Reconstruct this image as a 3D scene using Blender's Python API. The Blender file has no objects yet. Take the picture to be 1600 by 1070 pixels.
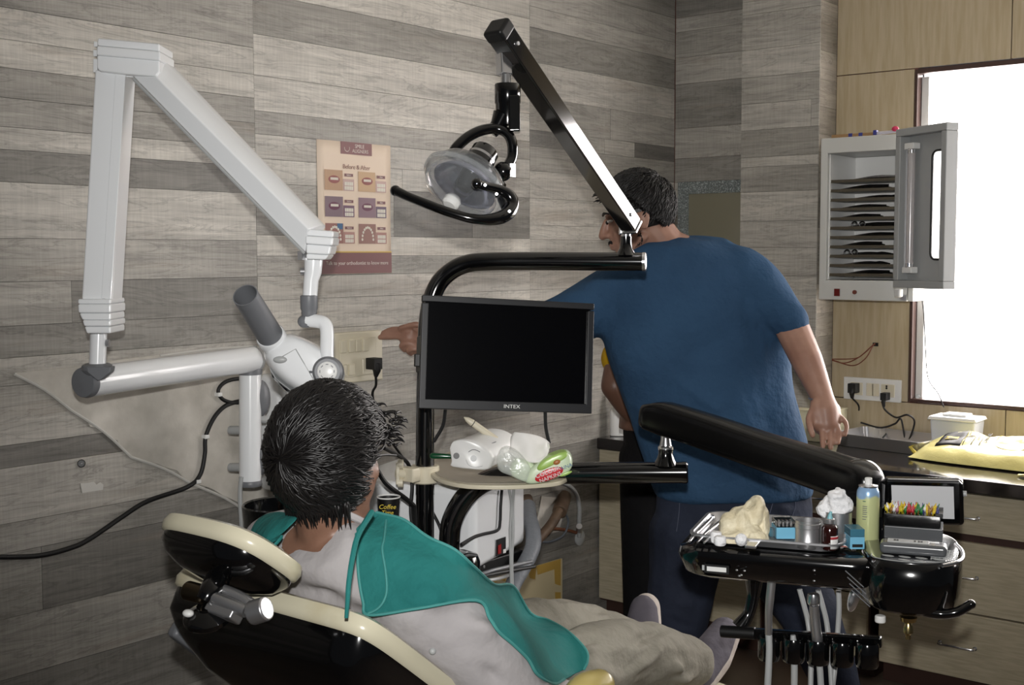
import bpy, bmesh, math, random
import numpy as np
from mathutils import Vector, Matrix, noise
from mathutils.bvhtree import BVHTree
random.seed(7)
SC = bpy.context.scene
COL = SC.collection
PI = math.pi
# ------------------------------------------------------------------ camera
FPX = 1907.0
pitch, roll, yaw = math.radians(4.1545), math.radians(-.1358), math.radians(38.82)
CAM = Vector((2.791, 0, 1.494))
_F = Vector((0, math.cos(pitch), -math.sin(pitch))); _U = Vector((0, math.sin(pitch), math.cos(pitch))); _R = Vector((1, 0, 0))
_R2 = _R*math.cos(roll)+_U*math.sin(roll); _U2 = _U*math.cos(roll)-_R*math.sin(roll)
_Z = Matrix.Rotation(yaw, 3, 'Z')
VF, VR, VU = _Z@_F, _Z@_R2, _Z@_U2
FW = Vector((-math.sin(yaw), math.cos(yaw), 0)); RX = Vector((math.cos(yaw), math.sin(yaw), 0)); UP = Vector((0, 0, 1))
cd = bpy.data.cameras.new('camera'); cam = bpy.data.objects.new('camera', cd); COL.objects.link(cam)
cd.sensor_width = 36; cd.lens = FPX/1600*36; cd.clip_start = .05; cd.clip_end = 60
cam.matrix_world = Matrix.Translation(CAM)@Matrix((VR, VU, -VF)).transposed().to_4x4()
SC.camera = cam
# ------------------------------------------------------------------ light and exposure
SC.view_settings.view_transform = 'Standard'; SC.view_settings.look = 'None'
SC.view_settings.gamma = 1; SC.view_settings.use_curve_mapping = False
SC.view_settings.exposure = -0.1
w = bpy.data.worlds.new('world'); SC.world = w; w.use_nodes = True
w.node_tree.nodes['Background'].inputs[0].default_value = (.86, .92, 1, 1)
w.node_tree.nodes['Background'].inputs[1].default_value = .035
fl = bpy.data.lights.new('camera_flash', 'SPOT'); fo = bpy.data.objects.new('camera_flash', fl); COL.objects.link(fo)
fl.energy = 262; fl.shadow_soft_size = .022; fl.spot_size = math.radians(72); fl.spot_blend = 1.0; fl.color = (1, .985, .96)
fo.location = CAM+UP*.13-FW*.02+RX*.0
aim = (CAM+VF*3+UP*.26+RX*.16)-Vector(fo.location)
fo.rotation_euler = aim.to_track_quat('-Z', 'Y').to_euler()
# frosted window glow is the pane's own emission (daylight behind it)
WINDOW_GLOW = 11.0

def ray(x, y): return VF+VR*((x-800)/FPX)-VU*((y-535)/FPX)
def P(x, y, d): return CAM+ray(x, y)*d
def onax(ax, v, x, y):
    r = ray(x, y); t = (v-CAM[ax])/r[ax]; return CAM+r*t
def lw(x, y, o=0.): return onax(0, o, x, y)
def onz(x, y, z): return onax(2, z, x, y)
def V(*a): return Vector(a)
# ------------------------------------------------------------------ materials
def lin(c):
    r = []
    for v in c[:3]:
        v = v/255.
        r.append(v/12.92 if v <= .04045 else ((v+.055)/1.055)**2.4)
    return (*r, 1)
def mat(name, c, rough=.5, metal=0., spec=.5, coat=0., bump=None, c2=None, scale=8., stretch=(1, 1, 1), emis=0., trans=0., alpha=1., sheen=0., ior=1.5, sss=0., lo=.35, hi=.65, cr=.05):
    m = bpy.data.materials.new(name); m.use_nodes = True
    nt = m.node_tree; b = nt.nodes['Principled BSDF']; N = nt.nodes.new; L = nt.links.new
    b.inputs['Base Color'].default_value = lin(c); b.inputs['Roughness'].default_value = rough
    b.inputs['Metallic'].default_value = metal; b.inputs['Specular IOR Level'].default_value = spec
    b.inputs['Coat Weight'].default_value = coat; b.inputs['Coat Roughness'].default_value = cr
    b.inputs['Transmission Weight'].default_value = trans; b.inputs['Alpha'].default_value = alpha
    b.inputs['Sheen Weight'].default_value = sheen; b.inputs['IOR'].default_value = ior
    if sss: b.inputs['Subsurface Weight'].default_value = sss; b.inputs['Subsurface Scale'].default_value = .01; b.inputs['Subsurface Radius'].default_value = (1, .35, .2)
    if emis: b.inputs['Emission Color'].default_value = lin(c); b.inputs['Emission Strength'].default_value = emis
    if c2 or bump:
        tc = N('ShaderNodeTexCoord'); mp = N('ShaderNodeMapping'); mp.inputs['Scale'].default_value = stretch
        L(tc.outputs['Object'], mp.inputs[0])
    if c2:
        n = N('ShaderNodeTexNoise'); n.inputs['Scale'].default_value = scale; n.inputs['Detail'].default_value = 6
        L(mp.outputs[0], n.inputs['Vector'])
        r = N('ShaderNodeValToRGB'); r.color_ramp.elements[0].position = lo; r.color_ramp.elements[1].position = hi
        r.color_ramp.elements[0].color = lin(c); r.color_ramp.elements[1].color = lin(c2)
        L(n.outputs[0], r.inputs[0]); L(r.outputs[0], b.inputs['Base Color'])
    if bump:
        n = N('ShaderNodeTexNoise'); n.inputs['Scale'].default_value = bump[0]; n.inputs['Detail'].default_value = 5
        L(mp.outputs[0], n.inputs['Vector'])
        bp = N('ShaderNodeBump'); bp.inputs['Strength'].default_value = bump[1]; bp.inputs['Distance'].default_value = bump[2] if len(bump) > 2 else .01
        L(n.outputs[0], bp.inputs['Height']); L(bp.outputs[0], b.inputs['Normal'])
    return m

def plank_material():
    m = bpy.data.materials.new('weathered_wood_plank'); m.use_nodes = True
    nt = m.node_tree; b = nt.nodes['Principled BSDF']; N = nt.nodes.new; L = nt.links.new
    tc = N('ShaderNodeTexCoord'); sp = N('ShaderNodeSeparateXYZ'); L(tc.outputs['Object'], sp.inputs[0])
    oi = N('ShaderNodeObjectInfo')
    def math_(op, a, bb):
        n = N('ShaderNodeMath'); n.operation = op
        for i, q in enumerate((a, bb)):
            if isinstance(q, (int, float)): n.inputs[i].default_value = q
            else: L(q, n.inputs[i])
        return n.outputs[0]
    u = math_('ADD', sp.outputs[0], sp.outputs[1]); rnd = math_('MULTIPLY', oi.outputs['Random'], 40)
    def vec(su, sv):
        c = N('ShaderNodeCombineXYZ'); L(math_('MULTIPLY', u, su), c.inputs[0]); L(math_('MULTIPLY', sp.outputs[2], sv), c.inputs[1]); L(rnd, c.inputs[2]); return c.outputs[0]
    def nz(v, sc, det, dist=0, rough=.6):
        n = N('ShaderNodeTexNoise'); n.inputs['Scale'].default_value = sc; n.inputs['Detail'].default_value = det
        n.inputs['Distortion'].default_value = dist; n.inputs['Roughness'].default_value = rough; L(v, n.inputs['Vector']); return n.outputs[0]
    def ramp(x, *st):
        r = N('ShaderNodeValToRGB'); e = r.color_ramp.elements
        e[0].position, e[0].color = st[0][0], (st[0][1],)*3+(1,)
        e[1].position, e[1].color = st[1][0], (st[1][1],)*3+(1,)
        for q in st[2:]:
            k = e.new(q[0]); k.color = (q[1],)*3+(1,)
        L(x, r.inputs[0]); return r.outputs[0]
    def mul(a, bb, f=1.):
        n = N('ShaderNodeMix'); n.data_type = 'RGBA'; n.blend_type = 'MULTIPLY'; n.inputs[0].default_value = f
        L(a, n.inputs[6]); L(bb, n.inputs[7]); return n.outputs[2]
    g1 = ramp(nz(vec(2.2, 26), 1.6, 8, .6), (.3, .76), (.7, 1.10))
    g2 = ramp(nz(vec(5, 150), 1., 5, .2), (.32, .86), (.68, 1.06))
    g3 = ramp(nz(vec(1.7, 15), 1.3, 6, 2.2), (.465, 1.), (.535, 1.), (.5, .58))      # thin dark contour lines of the grain
    g4 = ramp(nz(vec(150, 9), 1., 2), (.42, .93), (.62, 1.04))                       # saw marks across
    g5 = ramp(nz(vec(1.1, 4), 1.2, 3), (.35, .84), (.65, 1.1))
    col = oi.outputs['Color']
    for g, fct in ((g1, 1), (g2, .8), (g3, .6), (g4, .8), (g5, 1)): col = mul(col, g, fct)
    wn = N('ShaderNodeMix'); wn.data_type = 'RGBA'; wn.blend_type = 'MIX'
    L(ramp(nz(vec(.9, 7), 1.7, 4), (.6, 0), (.75, .22)), wn.inputs[0]); L(col, wn.inputs[6]); wn.inputs[7].default_value = lin((150, 125, 98))
    L(wn.outputs[2], b.inputs['Base Color'])
    b.inputs['Roughness'].default_value = .42; b.inputs['Specular IOR Level'].default_value = .35
    bp = N('ShaderNodeBump'); bp.inputs['Strength'].default_value = .25; bp.inputs['Distance'].default_value = .002
    L(nz(vec(5, 120), 1, 5), bp.inputs['Height']); L(bp.outputs[0], b.inputs['Normal'])
    return m
M = {}
M['plank'] = plank_material()
M['joint'] = mat('dark_joint', (70, 66, 60), .8)
M['laminate'] = mat('beige_laminate', (184, 170, 144), .42, c2=(172, 156, 126), scale=5, stretch=(14, 14, 1.2), bump=(60, .05, .002))
M['lamfront'] = mat('beige_drawer_laminate', (186, 176, 152), .45, c2=(168, 158, 134), scale=6, stretch=(2, 2, 22), bump=(80, .06, .002))
M['bright'] = mat('bright_lining', (238, 238, 236), .3)
M['maroon'] = mat('dark_maroon_wood', (66, 46, 40), .4)
M['brown'] = mat('brown_edge', (92, 50, 38), .5)
M['granite'] = mat('black_granite', (14, 13, 14), .09, coat=.3, c2=(34, 30, 30), scale=160)
M['floor'] = mat('dull_brown_floor', (112, 98, 86), .35, c2=(92, 80, 70), scale=3)
M['ceil'] = mat('white_ceiling', (220, 218, 210), .8)
M['plaster'] = mat('white_cement_skim', (206, 201, 192), .85, c2=(166, 161, 152), scale=9, bump=(26, .5, .008), lo=.3, hi=.7)
M['white'] = mat('white_enamel', (236, 238, 240), .22, coat=.4)
M['whitep'] = mat('white_plastic', (224, 224, 222), .32)
M['cream'] = mat('cream_plastic', (214, 206, 184), .35)
M['creamv'] = mat('cream_vinyl', (206, 200, 176), .24, coat=.25, c2=(184, 170, 132), scale=7, lo=.52, hi=.8)
M['gold'] = mat('yellowed_armrest_vinyl', (190, 172, 104), .3, coat=.2)
M['grey'] = mat('grey_plastic', (112, 114, 118), .42)
M['lgrey'] = mat('light_grey_plastic', (168, 170, 170), .4)
M['black'] = mat('black_gloss', (7, 7, 8), .13, coat=.6, spec=.6)
M['blackarm'] = mat('black_mirror_enamel', (6, 6, 7), .1, coat=1., spec=1., ior=1.9, cr=.03)
M['blackp'] = mat('black_padding', (6, 6, 7), .24, bump=(9, .12, .01))
M['blackm'] = mat('black_matt', (9, 9, 10), .45)
M['bezel'] = mat('dark_bezel', (21, 22, 26), .4)
M['screen'] = mat('black_screen', (4, 4, 6), .16, spec=.35)
M['rubber'] = mat('black_rubber', (14, 14, 15), .55)
M['chrome'] = mat('chrome', (220, 220, 222), .2, metal=.95)
M['steel'] = mat('steel', (196, 196, 198), .34, metal=.9)
M['mirror'] = mat('mirror_glass', (215, 218, 214), .03, metal=1)
M['glitter'] = mat('silver_glitter', (140, 148, 148), .35, metal=.5, c2=(225, 235, 235), scale=240, lo=.5, hi=.66, bump=(300, .9, .01))
M['glass'] = mat('clear_plastic', (235, 238, 240), .05, trans=1, ior=1.3)
M['frost'] = mat('frosted_plastic', (225, 230, 235), .35, trans=.45, ior=1.3)
M['pane'] = mat('frosted_daylit_pane', (255, 249, 246), .4, emis=WINDOW_GLOW)
M['skinp'] = mat('brown_skin', (138, 104, 86), .45, c2=(120, 88, 72), scale=14, bump=(120, .12, .002))
M['skinm'] = mat('light_brown_skin', (164, 126, 108), .45, c2=(146, 108, 92), scale=14, bump=(120, .12, .002))
M['skind'] = mat('deep_brown_skin', (104, 74, 60), .45)
M['hair'] = mat('black_hair', (18, 16, 16), .42, spec=.4)
M['nail'] = mat('nail', (200, 150, 130), .3)
M['eye'] = mat('eye_white', (210, 205, 200), .2)
def cloth(name, c, c2, sc=5, st=(1, 1, 1), bump=(9, .5, .03), fine=900):
    m = mat(name, c, .85, sheen=0, spec=.2, c2=c2, scale=sc, stretch=st, bump=bump)
    nt = m.node_tree; N = nt.nodes.new; L = nt.links.new
    b = nt.nodes['Principled BSDF']; old = b.inputs['Normal'].links[0].from_socket
    tc = N('ShaderNodeTexCoord'); n = N('ShaderNodeTexNoise'); n.inputs['Scale'].default_value = fine; L(tc.outputs['Object'], n.inputs['Vector'])
    bp = N('ShaderNodeBump'); bp.inputs['Strength'].default_value = .25; bp.inputs['Distance'].default_value = .001
    L(n.outputs[0], bp.inputs['Height']); L(old, bp.inputs['Normal']); L(bp.outputs[0], b.inputs['Normal'])
    return m
M['blue'] = cloth('blue_tshirt_cotton', (49, 78, 108), (41, 67, 95), 4, bump=(6, .8, .05))
M['denim'] = cloth('dark_denim', (44, 50, 66), (32, 37, 50), 6, bump=(14, .5, .02))
M['shirt'] = cloth('grey_shirt_cotton', (176, 172, 172), (164, 160, 161), 4, bump=(5, .5, .05))
M['khaki'] = cloth('khaki_grey_trousers', (146, 142, 130), (118, 114, 103), 5, bump=(7, .7, .05))
M['teal'] = cloth('teal_drape_cotton', (42, 118, 114), (34, 106, 104), 4, bump=(8, .6, .04))
M['tealt'] = mat('teal_seam', (64, 138, 134), .8)
M['yellow'] = cloth('yellow_shirt', (196, 158, 30), (180, 140, 24))
M['blacktr'] = cloth('black_trousers', (18, 17, 19), (12, 12, 14))
M['sock'] = cloth('grey_sock', (100, 96, 104), (84, 80, 88), 8)
M['sockw'] = cloth('white_sock_sole', (196, 188, 180), (170, 160, 152), 8)
# ------------------------------------------------------------------ object helpers
W = {}
def link(o, parent=None, loc=None):
    COL.objects.link(o)
    if parent is not None:
        o.parent = parent; o.location = -W[parent]; W[o] = Vector((0, 0, 0))
    else:
        W[o] = Vector((0, 0, 0))
    return o
def thing(name, label, cat, loc, group=None):
    o = bpy.data.objects.new(name, None); o.empty_display_size = .05; COL.objects.link(o)
    o.location = loc; W[o] = Vector(loc); o['label'] = label; o['category'] = cat
    if group: o['group'] = group
    return o
def tag(o, label, cat, group=None):
    o['label'] = label; o['category'] = cat
    if group: o['group'] = group
    return o
def structure(o): o['kind'] = 'structure'; return o
def dup(root, off, label=None):
    def cp(o, par):
        c = o.copy(); COL.objects.link(c); c.parent = par
        for ch in [k for k in bpy.data.objects if k.parent == o]: cp(ch, c)
        return c
    r = cp(root, None); r.location = Vector(root.location)+Vector(off)
    if label: r['label'] = label
    return r
def crom(pts, n=8):
    pts = [Vector(p) for p in pts]; out = []
    e = [pts[0]*2-pts[1]]+pts+[pts[-1]*2-pts[-2]]
    for i in range(1, len(e)-2):
        a, b, c, d = e[i-1:i+3]
        for k in range(n):
            t = k/n
            out.append(.5*((2*b)+(c-a)*t+(2*a-5*b+4*c-d)*t*t+(3*b-a-3*c+d)*t**3))
    out.append(pts[-1]); return out
def frame(O, X, Y):
    x = Vector(X).normalized(); z = x.cross(Vector(Y)).normalized(); y = z.cross(x)
    m = Matrix((x, y, z)).transposed().to_4x4(); m.translation = Vector(O); return m
def perp(ax):
    ax = Vector(ax).normalized(); a = Vector((0, 0, 1)) if abs(ax.z) < .9 else Vector((1, 0, 0))
    u = ax.cross(a).normalized(); return u, ax.cross(u).normalized()
class G:
    def __init__(s): s.v = []; s.f = []
    def add(s, v, f):
        o = len(s.v); s.v += [Vector(p) for p in v]; s.f += [tuple(i+o for i in q) for q in f]; return s
    def box(s, c, sz, m=None):
        c = Vector(c); v = []
        for x in (-.5, .5):
            for y in (-.5, .5):
                for z in (-.5, .5):
                    p = Vector((x*sz[0], y*sz[1], z*sz[2]))+c; v.append(m@p if m else p)
        return s.add(v, [(0, 1, 3, 2), (4, 6, 7, 5), (0, 4, 5, 1), (2, 3, 7, 6), (0, 2, 6, 4), (1, 5, 7, 3)])
    def bar(s, a, b, w, h, side, w2=None, h2=None):
        a, b = Vector(a), Vector(b); ax = (b-a).normalized(); sd = Vector(side); sd = (sd-ax*sd.dot(ax)).normalized(); u = ax.cross(sd)
        v = []
        for p, ww, hh in ((a, w, h), (b, w2 or w, h2 or h)):
            for i, j in ((-.5, -.5), (.5, -.5), (.5, .5), (-.5, .5)): v.append(p+sd*ww*i+u*hh*j)
        return s.add(v, [(3, 2, 1, 0), (4, 5, 6, 7), (0, 1, 5, 4), (1, 2, 6, 5), (2, 3, 7, 6), (3, 0, 4, 7)])
    def tube(s, pts, r, n=12, caps=True, flat=None, smooth=0):
        if smooth: pts = crom(pts, smooth)
        pts = [Vector(p) for p in pts]; N_ = len(pts)
        rr = r if hasattr(r, '__len__') else [r]*N_
        if len(rr) != N_: rr = [np.interp(i/(N_-1), np.linspace(0, 1, len(rr)), rr) for i in range(N_)]
        u = None; v = []
        for i, p in enumerate(pts):
            t = (pts[min(i+1, N_-1)]-pts[max(i-1, 0)])
            t = t.normalized() if t.length > 1e-9 else Vector((0, 0, 1))
            if u is None: u = perp(t)[0] if flat is None else (Vector(flat)-t*Vector(flat).dot(t)).normalized()
            u = (u-t*u.dot(t)).normalized(); w_ = t.cross(u)
            for k in range(n):
                a = 2*PI*k/n; v.append(p+(u*math.cos(a)+w_*math.sin(a))*rr[i])
        f = [(i*n+k, i*n+(k+1) % n, (i+1)*n+(k+1) % n, (i+1)*n+k) for i in range(N_-1) for k in range(n)]
        if caps: f += [tuple(range(n-1, -1, -1)), tuple((N_-1)*n+k for k in range(n))]
        return s.add(v, f)
    def cyl(s, a, b, r, r2=None, n=24): return s.tube([a, b], [r, r if r2 is None else r2], n)
    def lathe(s, prof, o, ax, n=24, caps=True):
        ax = Vector(ax).normalized(); u, w_ = perp(ax); o = Vector(o); v = []
        for r, h in prof:
            for k in range(n):
                a = 2*PI*k/n; v.append(o+ax*h+(u*math.cos(a)+w_*math.sin(a))*max(r, 1e-5))
        m = len(prof); f = [(i*n+k, i*n+(k+1) % n, (i+1)*n+(k+1) % n, (i+1)*n+k) for i in range(m-1) for k in range(n)]
        if caps: f += [tuple(range(n-1, -1, -1)), tuple((m-1)*n+k for k in range(n))]
        return s.add(v, f)
    def loft(s, rings, n=20, pw=1.):
        """rings: (centre, rx vector, ry vector); closed with pointed domes"""
        v = []
        for c, a, b in rings:
            for k in range(n):
                t = 2*PI*k/n; ct, st = math.cos(t), math.sin(t)
                if pw != 1: ct = math.copysign(abs(ct)**pw, ct); st = math.copysign(abs(st)**pw, st)
                v.append(Vector(c)+Vector(a)*ct+Vector(b)*st)
        m = len(rings); f = [(i*n+k, i*n+(k+1) % n, (i+1)*n+(k+1) % n, (i+1)*n+k) for i in range(m-1) for k in range(n)]
        f += [tuple(range(n-1, -1, -1)), tuple((m-1)*n+k for k in range(n))]
        return s.add(v, f)
    def ell(s, c, r, m=None, nu=20, nv=12):
        c = Vector(c); v = []; f = []
        m = m or Matrix.Identity(3)
        for i in range(nv+1):
            t = PI*i/nv
            for k in range(nu):
                a = 2*PI*k/nu
                v.append(c+m@Vector((r[0]*math.sin(t)*math.cos(a), r[1]*math.sin(t)*math.sin(a), r[2]*math.cos(t))))
        for i in range(nv):
            for k in range(nu):
                f.append((i*nu+k, (i+1)*nu+k, (i+1)*nu+(k+1) % nu, i*nu+(k+1) % nu))
        return s.add(v, f)
    def limb(s, pts, r, n=14, sm=4):
        """tapered limb with round ends"""
        q = crom(pts, sm) if len(pts) > 2 else [Vector(p) for p in pts]
        rr = [float(np.interp(i/(len(q)-1), np.linspace(0, 1, len(r)), r)) for i in range(len(q))]
        t0 = (q[0]-q[1]).normalized(); t1 = (q[-1]-q[-2]).normalized()
        A, R_ = [], []
        for a in (.05, .3, .6, .85): A.append(q[0]+t0*rr[0]*math.cos(a*PI/2)); R_.append(rr[0]*math.sin(a*PI/2))
        A += q; R_ += rr
        for a in (.85, .6, .3, .05): A.append(q[-1]+t1*rr[-1]*math.cos(a*PI/2)); R_.append(rr[-1]*math.sin(a*PI/2))
        return s.tube(A, R_, n)
    def prism(s, poly, vec):
        n = len(poly); v = [Vector(p) for p in poly]+[Vector(p)+Vector(vec) for p in poly]
        return s.add(v, [tuple(range(n-1, -1, -1)), tuple(range(n, 2*n))]+[(i, (i+1) % n, n+(i+1) % n, n+i) for i in range(n)])
    def ppx(s, px, d, th):
        """outline at distance d, with a real thickness going away from the viewer side"""
        return s.prism([P(x, y, d) for x, y in px], FW*th)
    def grid(s, rows, thick=None):
        n = len(rows[0]); v = [p for r in rows for p in r]
        return s.add(v, [(i*n+k, i*n+k+1, (i+1)*n+k+1, (i+1)*n+k) for i in range(len(rows)-1) for k in range(n-1)])
    def xf(s, m): s.v = [m@p for p in s.v]; return s
    def mesh(s, name):
        me = bpy.data.meshes.new(name); me.from_pydata([tuple(p) for p in s.v], [], s.f)
        bm = bmesh.new(); bm.from_mesh(me); bmesh.ops.recalc_face_normals(bm, faces=bm.faces); bm.to_mesh(me); bm.free()
        return me
    def obj(s, name, m, parent=None, bevel=0., smooth=True, ang=40, seg=2, solid=0., sub=0, label=None):
        me = s.mesh(name); me.materials.append(M[m] if isinstance(m, str) else m)
        if smooth:
            me.shade_smooth(); me.set_sharp_from_angle(angle=math.radians(ang))
        o = bpy.data.objects.new(name, me); link(o, parent)
        if solid:
            k = o.modifiers.new('solid', 'SOLIDIFY'); k.thickness = solid; k.offset = 0
        if bevel:
            k = o.modifiers.new('bevel', 'BEVEL'); k.width = bevel; k.segments = seg; k.limit_method = 'ANGLE'; k.angle_limit = math.radians(35); k.harden_normals = True
        if sub:
            k = o.modifiers.new('sub', 'SUBSURF'); k.levels = sub; k.render_levels = sub
        if label: o['label'] = label
        return o
def bake(o):
    dg = bpy.context.evaluated_depsgraph_get(); dg.update()
    me = bpy.data.meshes.new_from_object(o.evaluated_get(dg)); return me
def blob(name, g, m, parent=None, vox=.006, it=6, post=None, keep=True, label=None):
    """fuse overlapping closed shapes into ONE continuous surface"""
    me = g.mesh(name+'_src'); t = bpy.data.objects.new('t', me); COL.objects.link(t)
    k = t.modifiers.new('r', 'REMESH'); k.mode = 'VOXEL'; k.voxel_size = vox
    k = t.modifiers.new('s', 'SMOOTH'); k.factor = .6; k.iterations = it
    nm = bake(t); bpy.data.objects.remove(t); nm.name = name
    if post:
        n = len(nm.vertices); co = np.empty(n*3); no = np.empty(n*3)
        nm.vertices.foreach_get('co', co); nm.vertices.foreach_get('normal', no)
        co = post(co.reshape(-1, 3), no.reshape(-1, 3)); nm.vertices.foreach_set('co', co.ravel()); nm.update()
    nm.materials.clear(); nm.materials.append(M[m] if isinstance(m, str) else m); nm.shade_smooth()
    o = bpy.data.objects.new(name, nm); link(o, parent)
    if label: o['label'] = label
    return o
def folds(lst):
    """cloth folds: ridges (amp>0) and creases (amp<0) along segments a-b"""
    def f(co, no):
        disp = np.zeros(len(co))
        for a, b, wd, amp in lst:
            a = np.array(a); b = np.array(b); ab = b-a; L2 = ab@ab
            t = np.clip(((co-a)@ab)/L2, 0, 1); d = np.linalg.norm(co-(a+t[:, None]*ab), axis=1)
            disp += amp*np.exp(-(d/wd)**2)*np.sin(np.pi*np.clip(t*.9+.05, 0, 1))**.5
        return co+no*disp[:, None]
    return f
def text(s, size, O, X, Y, m, parent, name='lettering', sx=1., align='CENTER', ext=.0004, shear=0):
    cu = bpy.data.curves.new('txt', 'FONT'); cu.body = s; cu.size = size; cu.extrude = ext; cu.align_x = align; cu.align_y = 'CENTER'; cu.shear = shear
    cu.resolution_u = 3
    t = bpy.data.objects.new('t', cu); COL.objects.link(t); me = bake(t); bpy.data.objects.remove(t)
    mt = frame(O, X, Y); me.transform(mt@Matrix.Diagonal((sx, 1, 1, 1))); me.materials.clear(); me.materials.append(M[m])
    o = bpy.data.objects.new(name, me); link(o, parent); return o
# ================================================================== the room
YB, YP, YL = 4.593, 4.48, 4.635
def plank(parent, c, sz, tone, tint=0):
    me = G().box((0, 0, 0), sz).mesh('plank')
    # move the box into world coordinates so that the grain runs on through neighbouring pieces only by chance
    me.transform(Matrix.Translation(Vector(c))); me.materials.append(M['plank'])
    o = bpy.data.objects.new('plank', me); link(o, parent)
    r = random.Random(round(c[0]*91+c[1]*57+c[2]*131, 4))
    t = tone*1.46-36+r.uniform(-6, 6); o.color = lin((t*1.02+tint, t*.995, t*.95-tint)); return o
wl = structure(G().box((-.055, 2.0, 1.375), (.1, 5.4, 2.75)).obj('wall_left', 'joint', smooth=False))
TH = .006
def rows_left(y0, y1, zs, tones, splits={}):
    for i in range(len(zs)-1):
        zt, zb = zs[i], zs[i+1]; g = .0012
        cuts = [y0]+splits.get(i, [])+[y1]
        tn = tones[i] if hasattr(tones[i], '__len__') else [tones[i]]*(len(cuts)-1)
        for k in range(len(cuts)-1):
            a, b = cuts[k], cuts[k+1]; pr = random.uniform(-.0005, .0005)
            plank(wl, (-.003+pr, (a+b)/2, (zt+zb)/2), (TH, b-a-g, zt-zb-g), tn[k])
z0 = [2.75, 2.55, 2.40, 2.24, 2.082, 2.007, 1.94, 1.869, 1.80, 1.746, 1.669, 1.534, 1.429, 1.323, 1.246, 1.178, 1.034, .979, .843, .77, .61, .46, .3, .16, 0]
t0 = [150, 140, 160, 136, 168, 160, 132, 138, 154, 118, 156, 142, [138, 122], 126, 146, 150, 112, 148, 134, [128, 116], 146, 126, 140, 130]
rows_left(-.5, 1.01, z0, [q if not hasattr(q, '__len__') else q[0] for q in t0])
rows_left(1.01, 2.294, z0, t0, {12: [1.70], 19: [1.597]})
z1 = [2.75, 2.6, 2.45, 2.35, 2.24, 2.123, 2.007, 1.906, 1.84, 1.77, 1.70, 1.55, 1.489, 1.43, 1.36, 1.267, 1.193, 1.1, 1.0, .9, .8, .7, .6, .5, .4, .3, .15, 0]
t1 = [150, 160, 150, 162, 132, 162, 168, 136, 150, [160, 150], [140, 112, 118], 166, 142, 154, 160, 164, 152, 160, 140, 150, 130, 124, 134, 116, 124, 112, 122]
rows_left(2.294, 3.576, z1, t1, {9: [2.9], 10: [2.86, 3.25]})
z2 = [2.75, 2.62, 2.5, 2.398, 2.323, 2.199, 2.072, 1.95, 1.89, 1.80, 1.70, 1.60, 1.547, 1.45, 1.36, 1.25, 1.15, 1.05, .95, .85, .75, .66, .58, .426, .348, .219, .073, 0]
t2 = [140, 120, 136, 142, 120, 150, [140, 144], [104, 140, 146, 108], 136, 158, 160, 162, 158, 164, 156, 160, 150, 156, 148, 138, 120, 130, 118, 112, 122, 116, 126]
rows_left(3.576, 4.593, z2, t2, {6: [4.1], 7: [3.86, 4.06, 4.28]})
# white skim of cement round the hole under the x-ray arm, clearly thicker than the planks' joints
patch = [(22, 582), (110, 571), (250, 556), (330, 549), (405, 541), (470, 560), (520, 600), (540, 680), (520, 750), (470, 800), (430, 812), (395, 803), (360, 778), (330, 765), (295, 752), (262, 730), (235, 724), (200, 712), (180, 690), (150, 670), (128, 655), (105, 640), (85, 622), (55, 600)]
pp = []
for i in range(len(patch)):
    a, b = patch[i], patch[(i+1) % len(patch)]
    for t in (0, .34, .67):
        jx, jy = random.uniform(-3, 3), random.uniform(-2.5, 2.5)
        pp.append(lw(a[0]+(b[0]-a[0])*t+jx, a[1]+(b[1]-a[1])*t+jy, .0005))
G().prism(pp, (.005, 0, 0)).obj('plaster_patch', 'plaster', wl, bevel=.003, label='white cement skim over the lower planks')
M['plaster2'] = mat('plaster_smear', (196, 194, 188), .9)
for a, b, w_ in (((22, 584), (110, 640), 4), ((110, 640), (205, 714), 5), ((205, 714), (300, 756), 5), ((300, 756), (395, 806), 4), ((250, 556), (400, 541), 4)):
    G().tube([lw(a[0], a[1], .005), lw((a[0]+b[0])/2+4, (a[1]+b[1])/2-3, .006), lw(b[0], b[1], .005)], .004, 6, smooth=3).obj('plaster_ridge', 'plaster2', wl)
G().prism([lw(x, y, .001) for x, y in ((125, 755), (128, 770), (140, 768), (160, 765), (161, 757), (156, 753), (150, 757), (146, 752), (138, 754))], (.002, 0, 0)).obj('plaster_scrap', 'plaster2', wl)
s = thing('wall_screw', 'small dark screw head in the plank left of the cable', 'screw', lw(127, 724))
G().cyl(lw(127, 724, .0), lw(127, 724, .008), .011, .009, 16).obj('screw_head', 'blackm', s, bevel=.001)
G().box(lw(127, 724, .0085), (.002, .012, .002)).obj('slot', 'steel', s)
# back wall
wb = structure(G().box((.20, YB+.055, 1.375), (.5, .1, 2.75)).box((1.9, YL+.065, 2.4825), (3.0, .1, .535)).box((2.0, YL+.065, .4575), (3.2, .1, .915)).box((.84, YL+.065, 1.55), (.36, .1, 1.31)).box((3.36, YL+.065, 1.55), (.2, .1, 1.31)).obj('wall_back', 'brown', smooth=False))
def rows_back(par, x0, x1, y, zs, tones, splits={}):
    for i in range(len(zs)-1):
        zt, zb = zs[i], zs[i+1]; g = .0012; cuts = [x0]+splits.get(i, [])+[x1]
        for k in range(len(cuts)-1):
            a, b = cuts[k], cuts[k+1]; pr = random.uniform(-.0005, .0005)
            plank(par, ((a+b)/2, y+.003+pr, (zt+zb)/2), (b-a-g, TH, zt-zb-g), 142+(tones[i]-142)*.62)
rows_back(wb, .003, .42, YB, [2.75, 2.6, 2.5, 2.44, 2.33, 2.218, 2.03, 1.902, 1.801, 1.65, 1.5, 1.35, 1.2, 1.05, .9, .76], [110, 100, 146, 138, 146, 118, 146, 112, 150, 140, 146, 130, 146, 138, 140])
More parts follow.
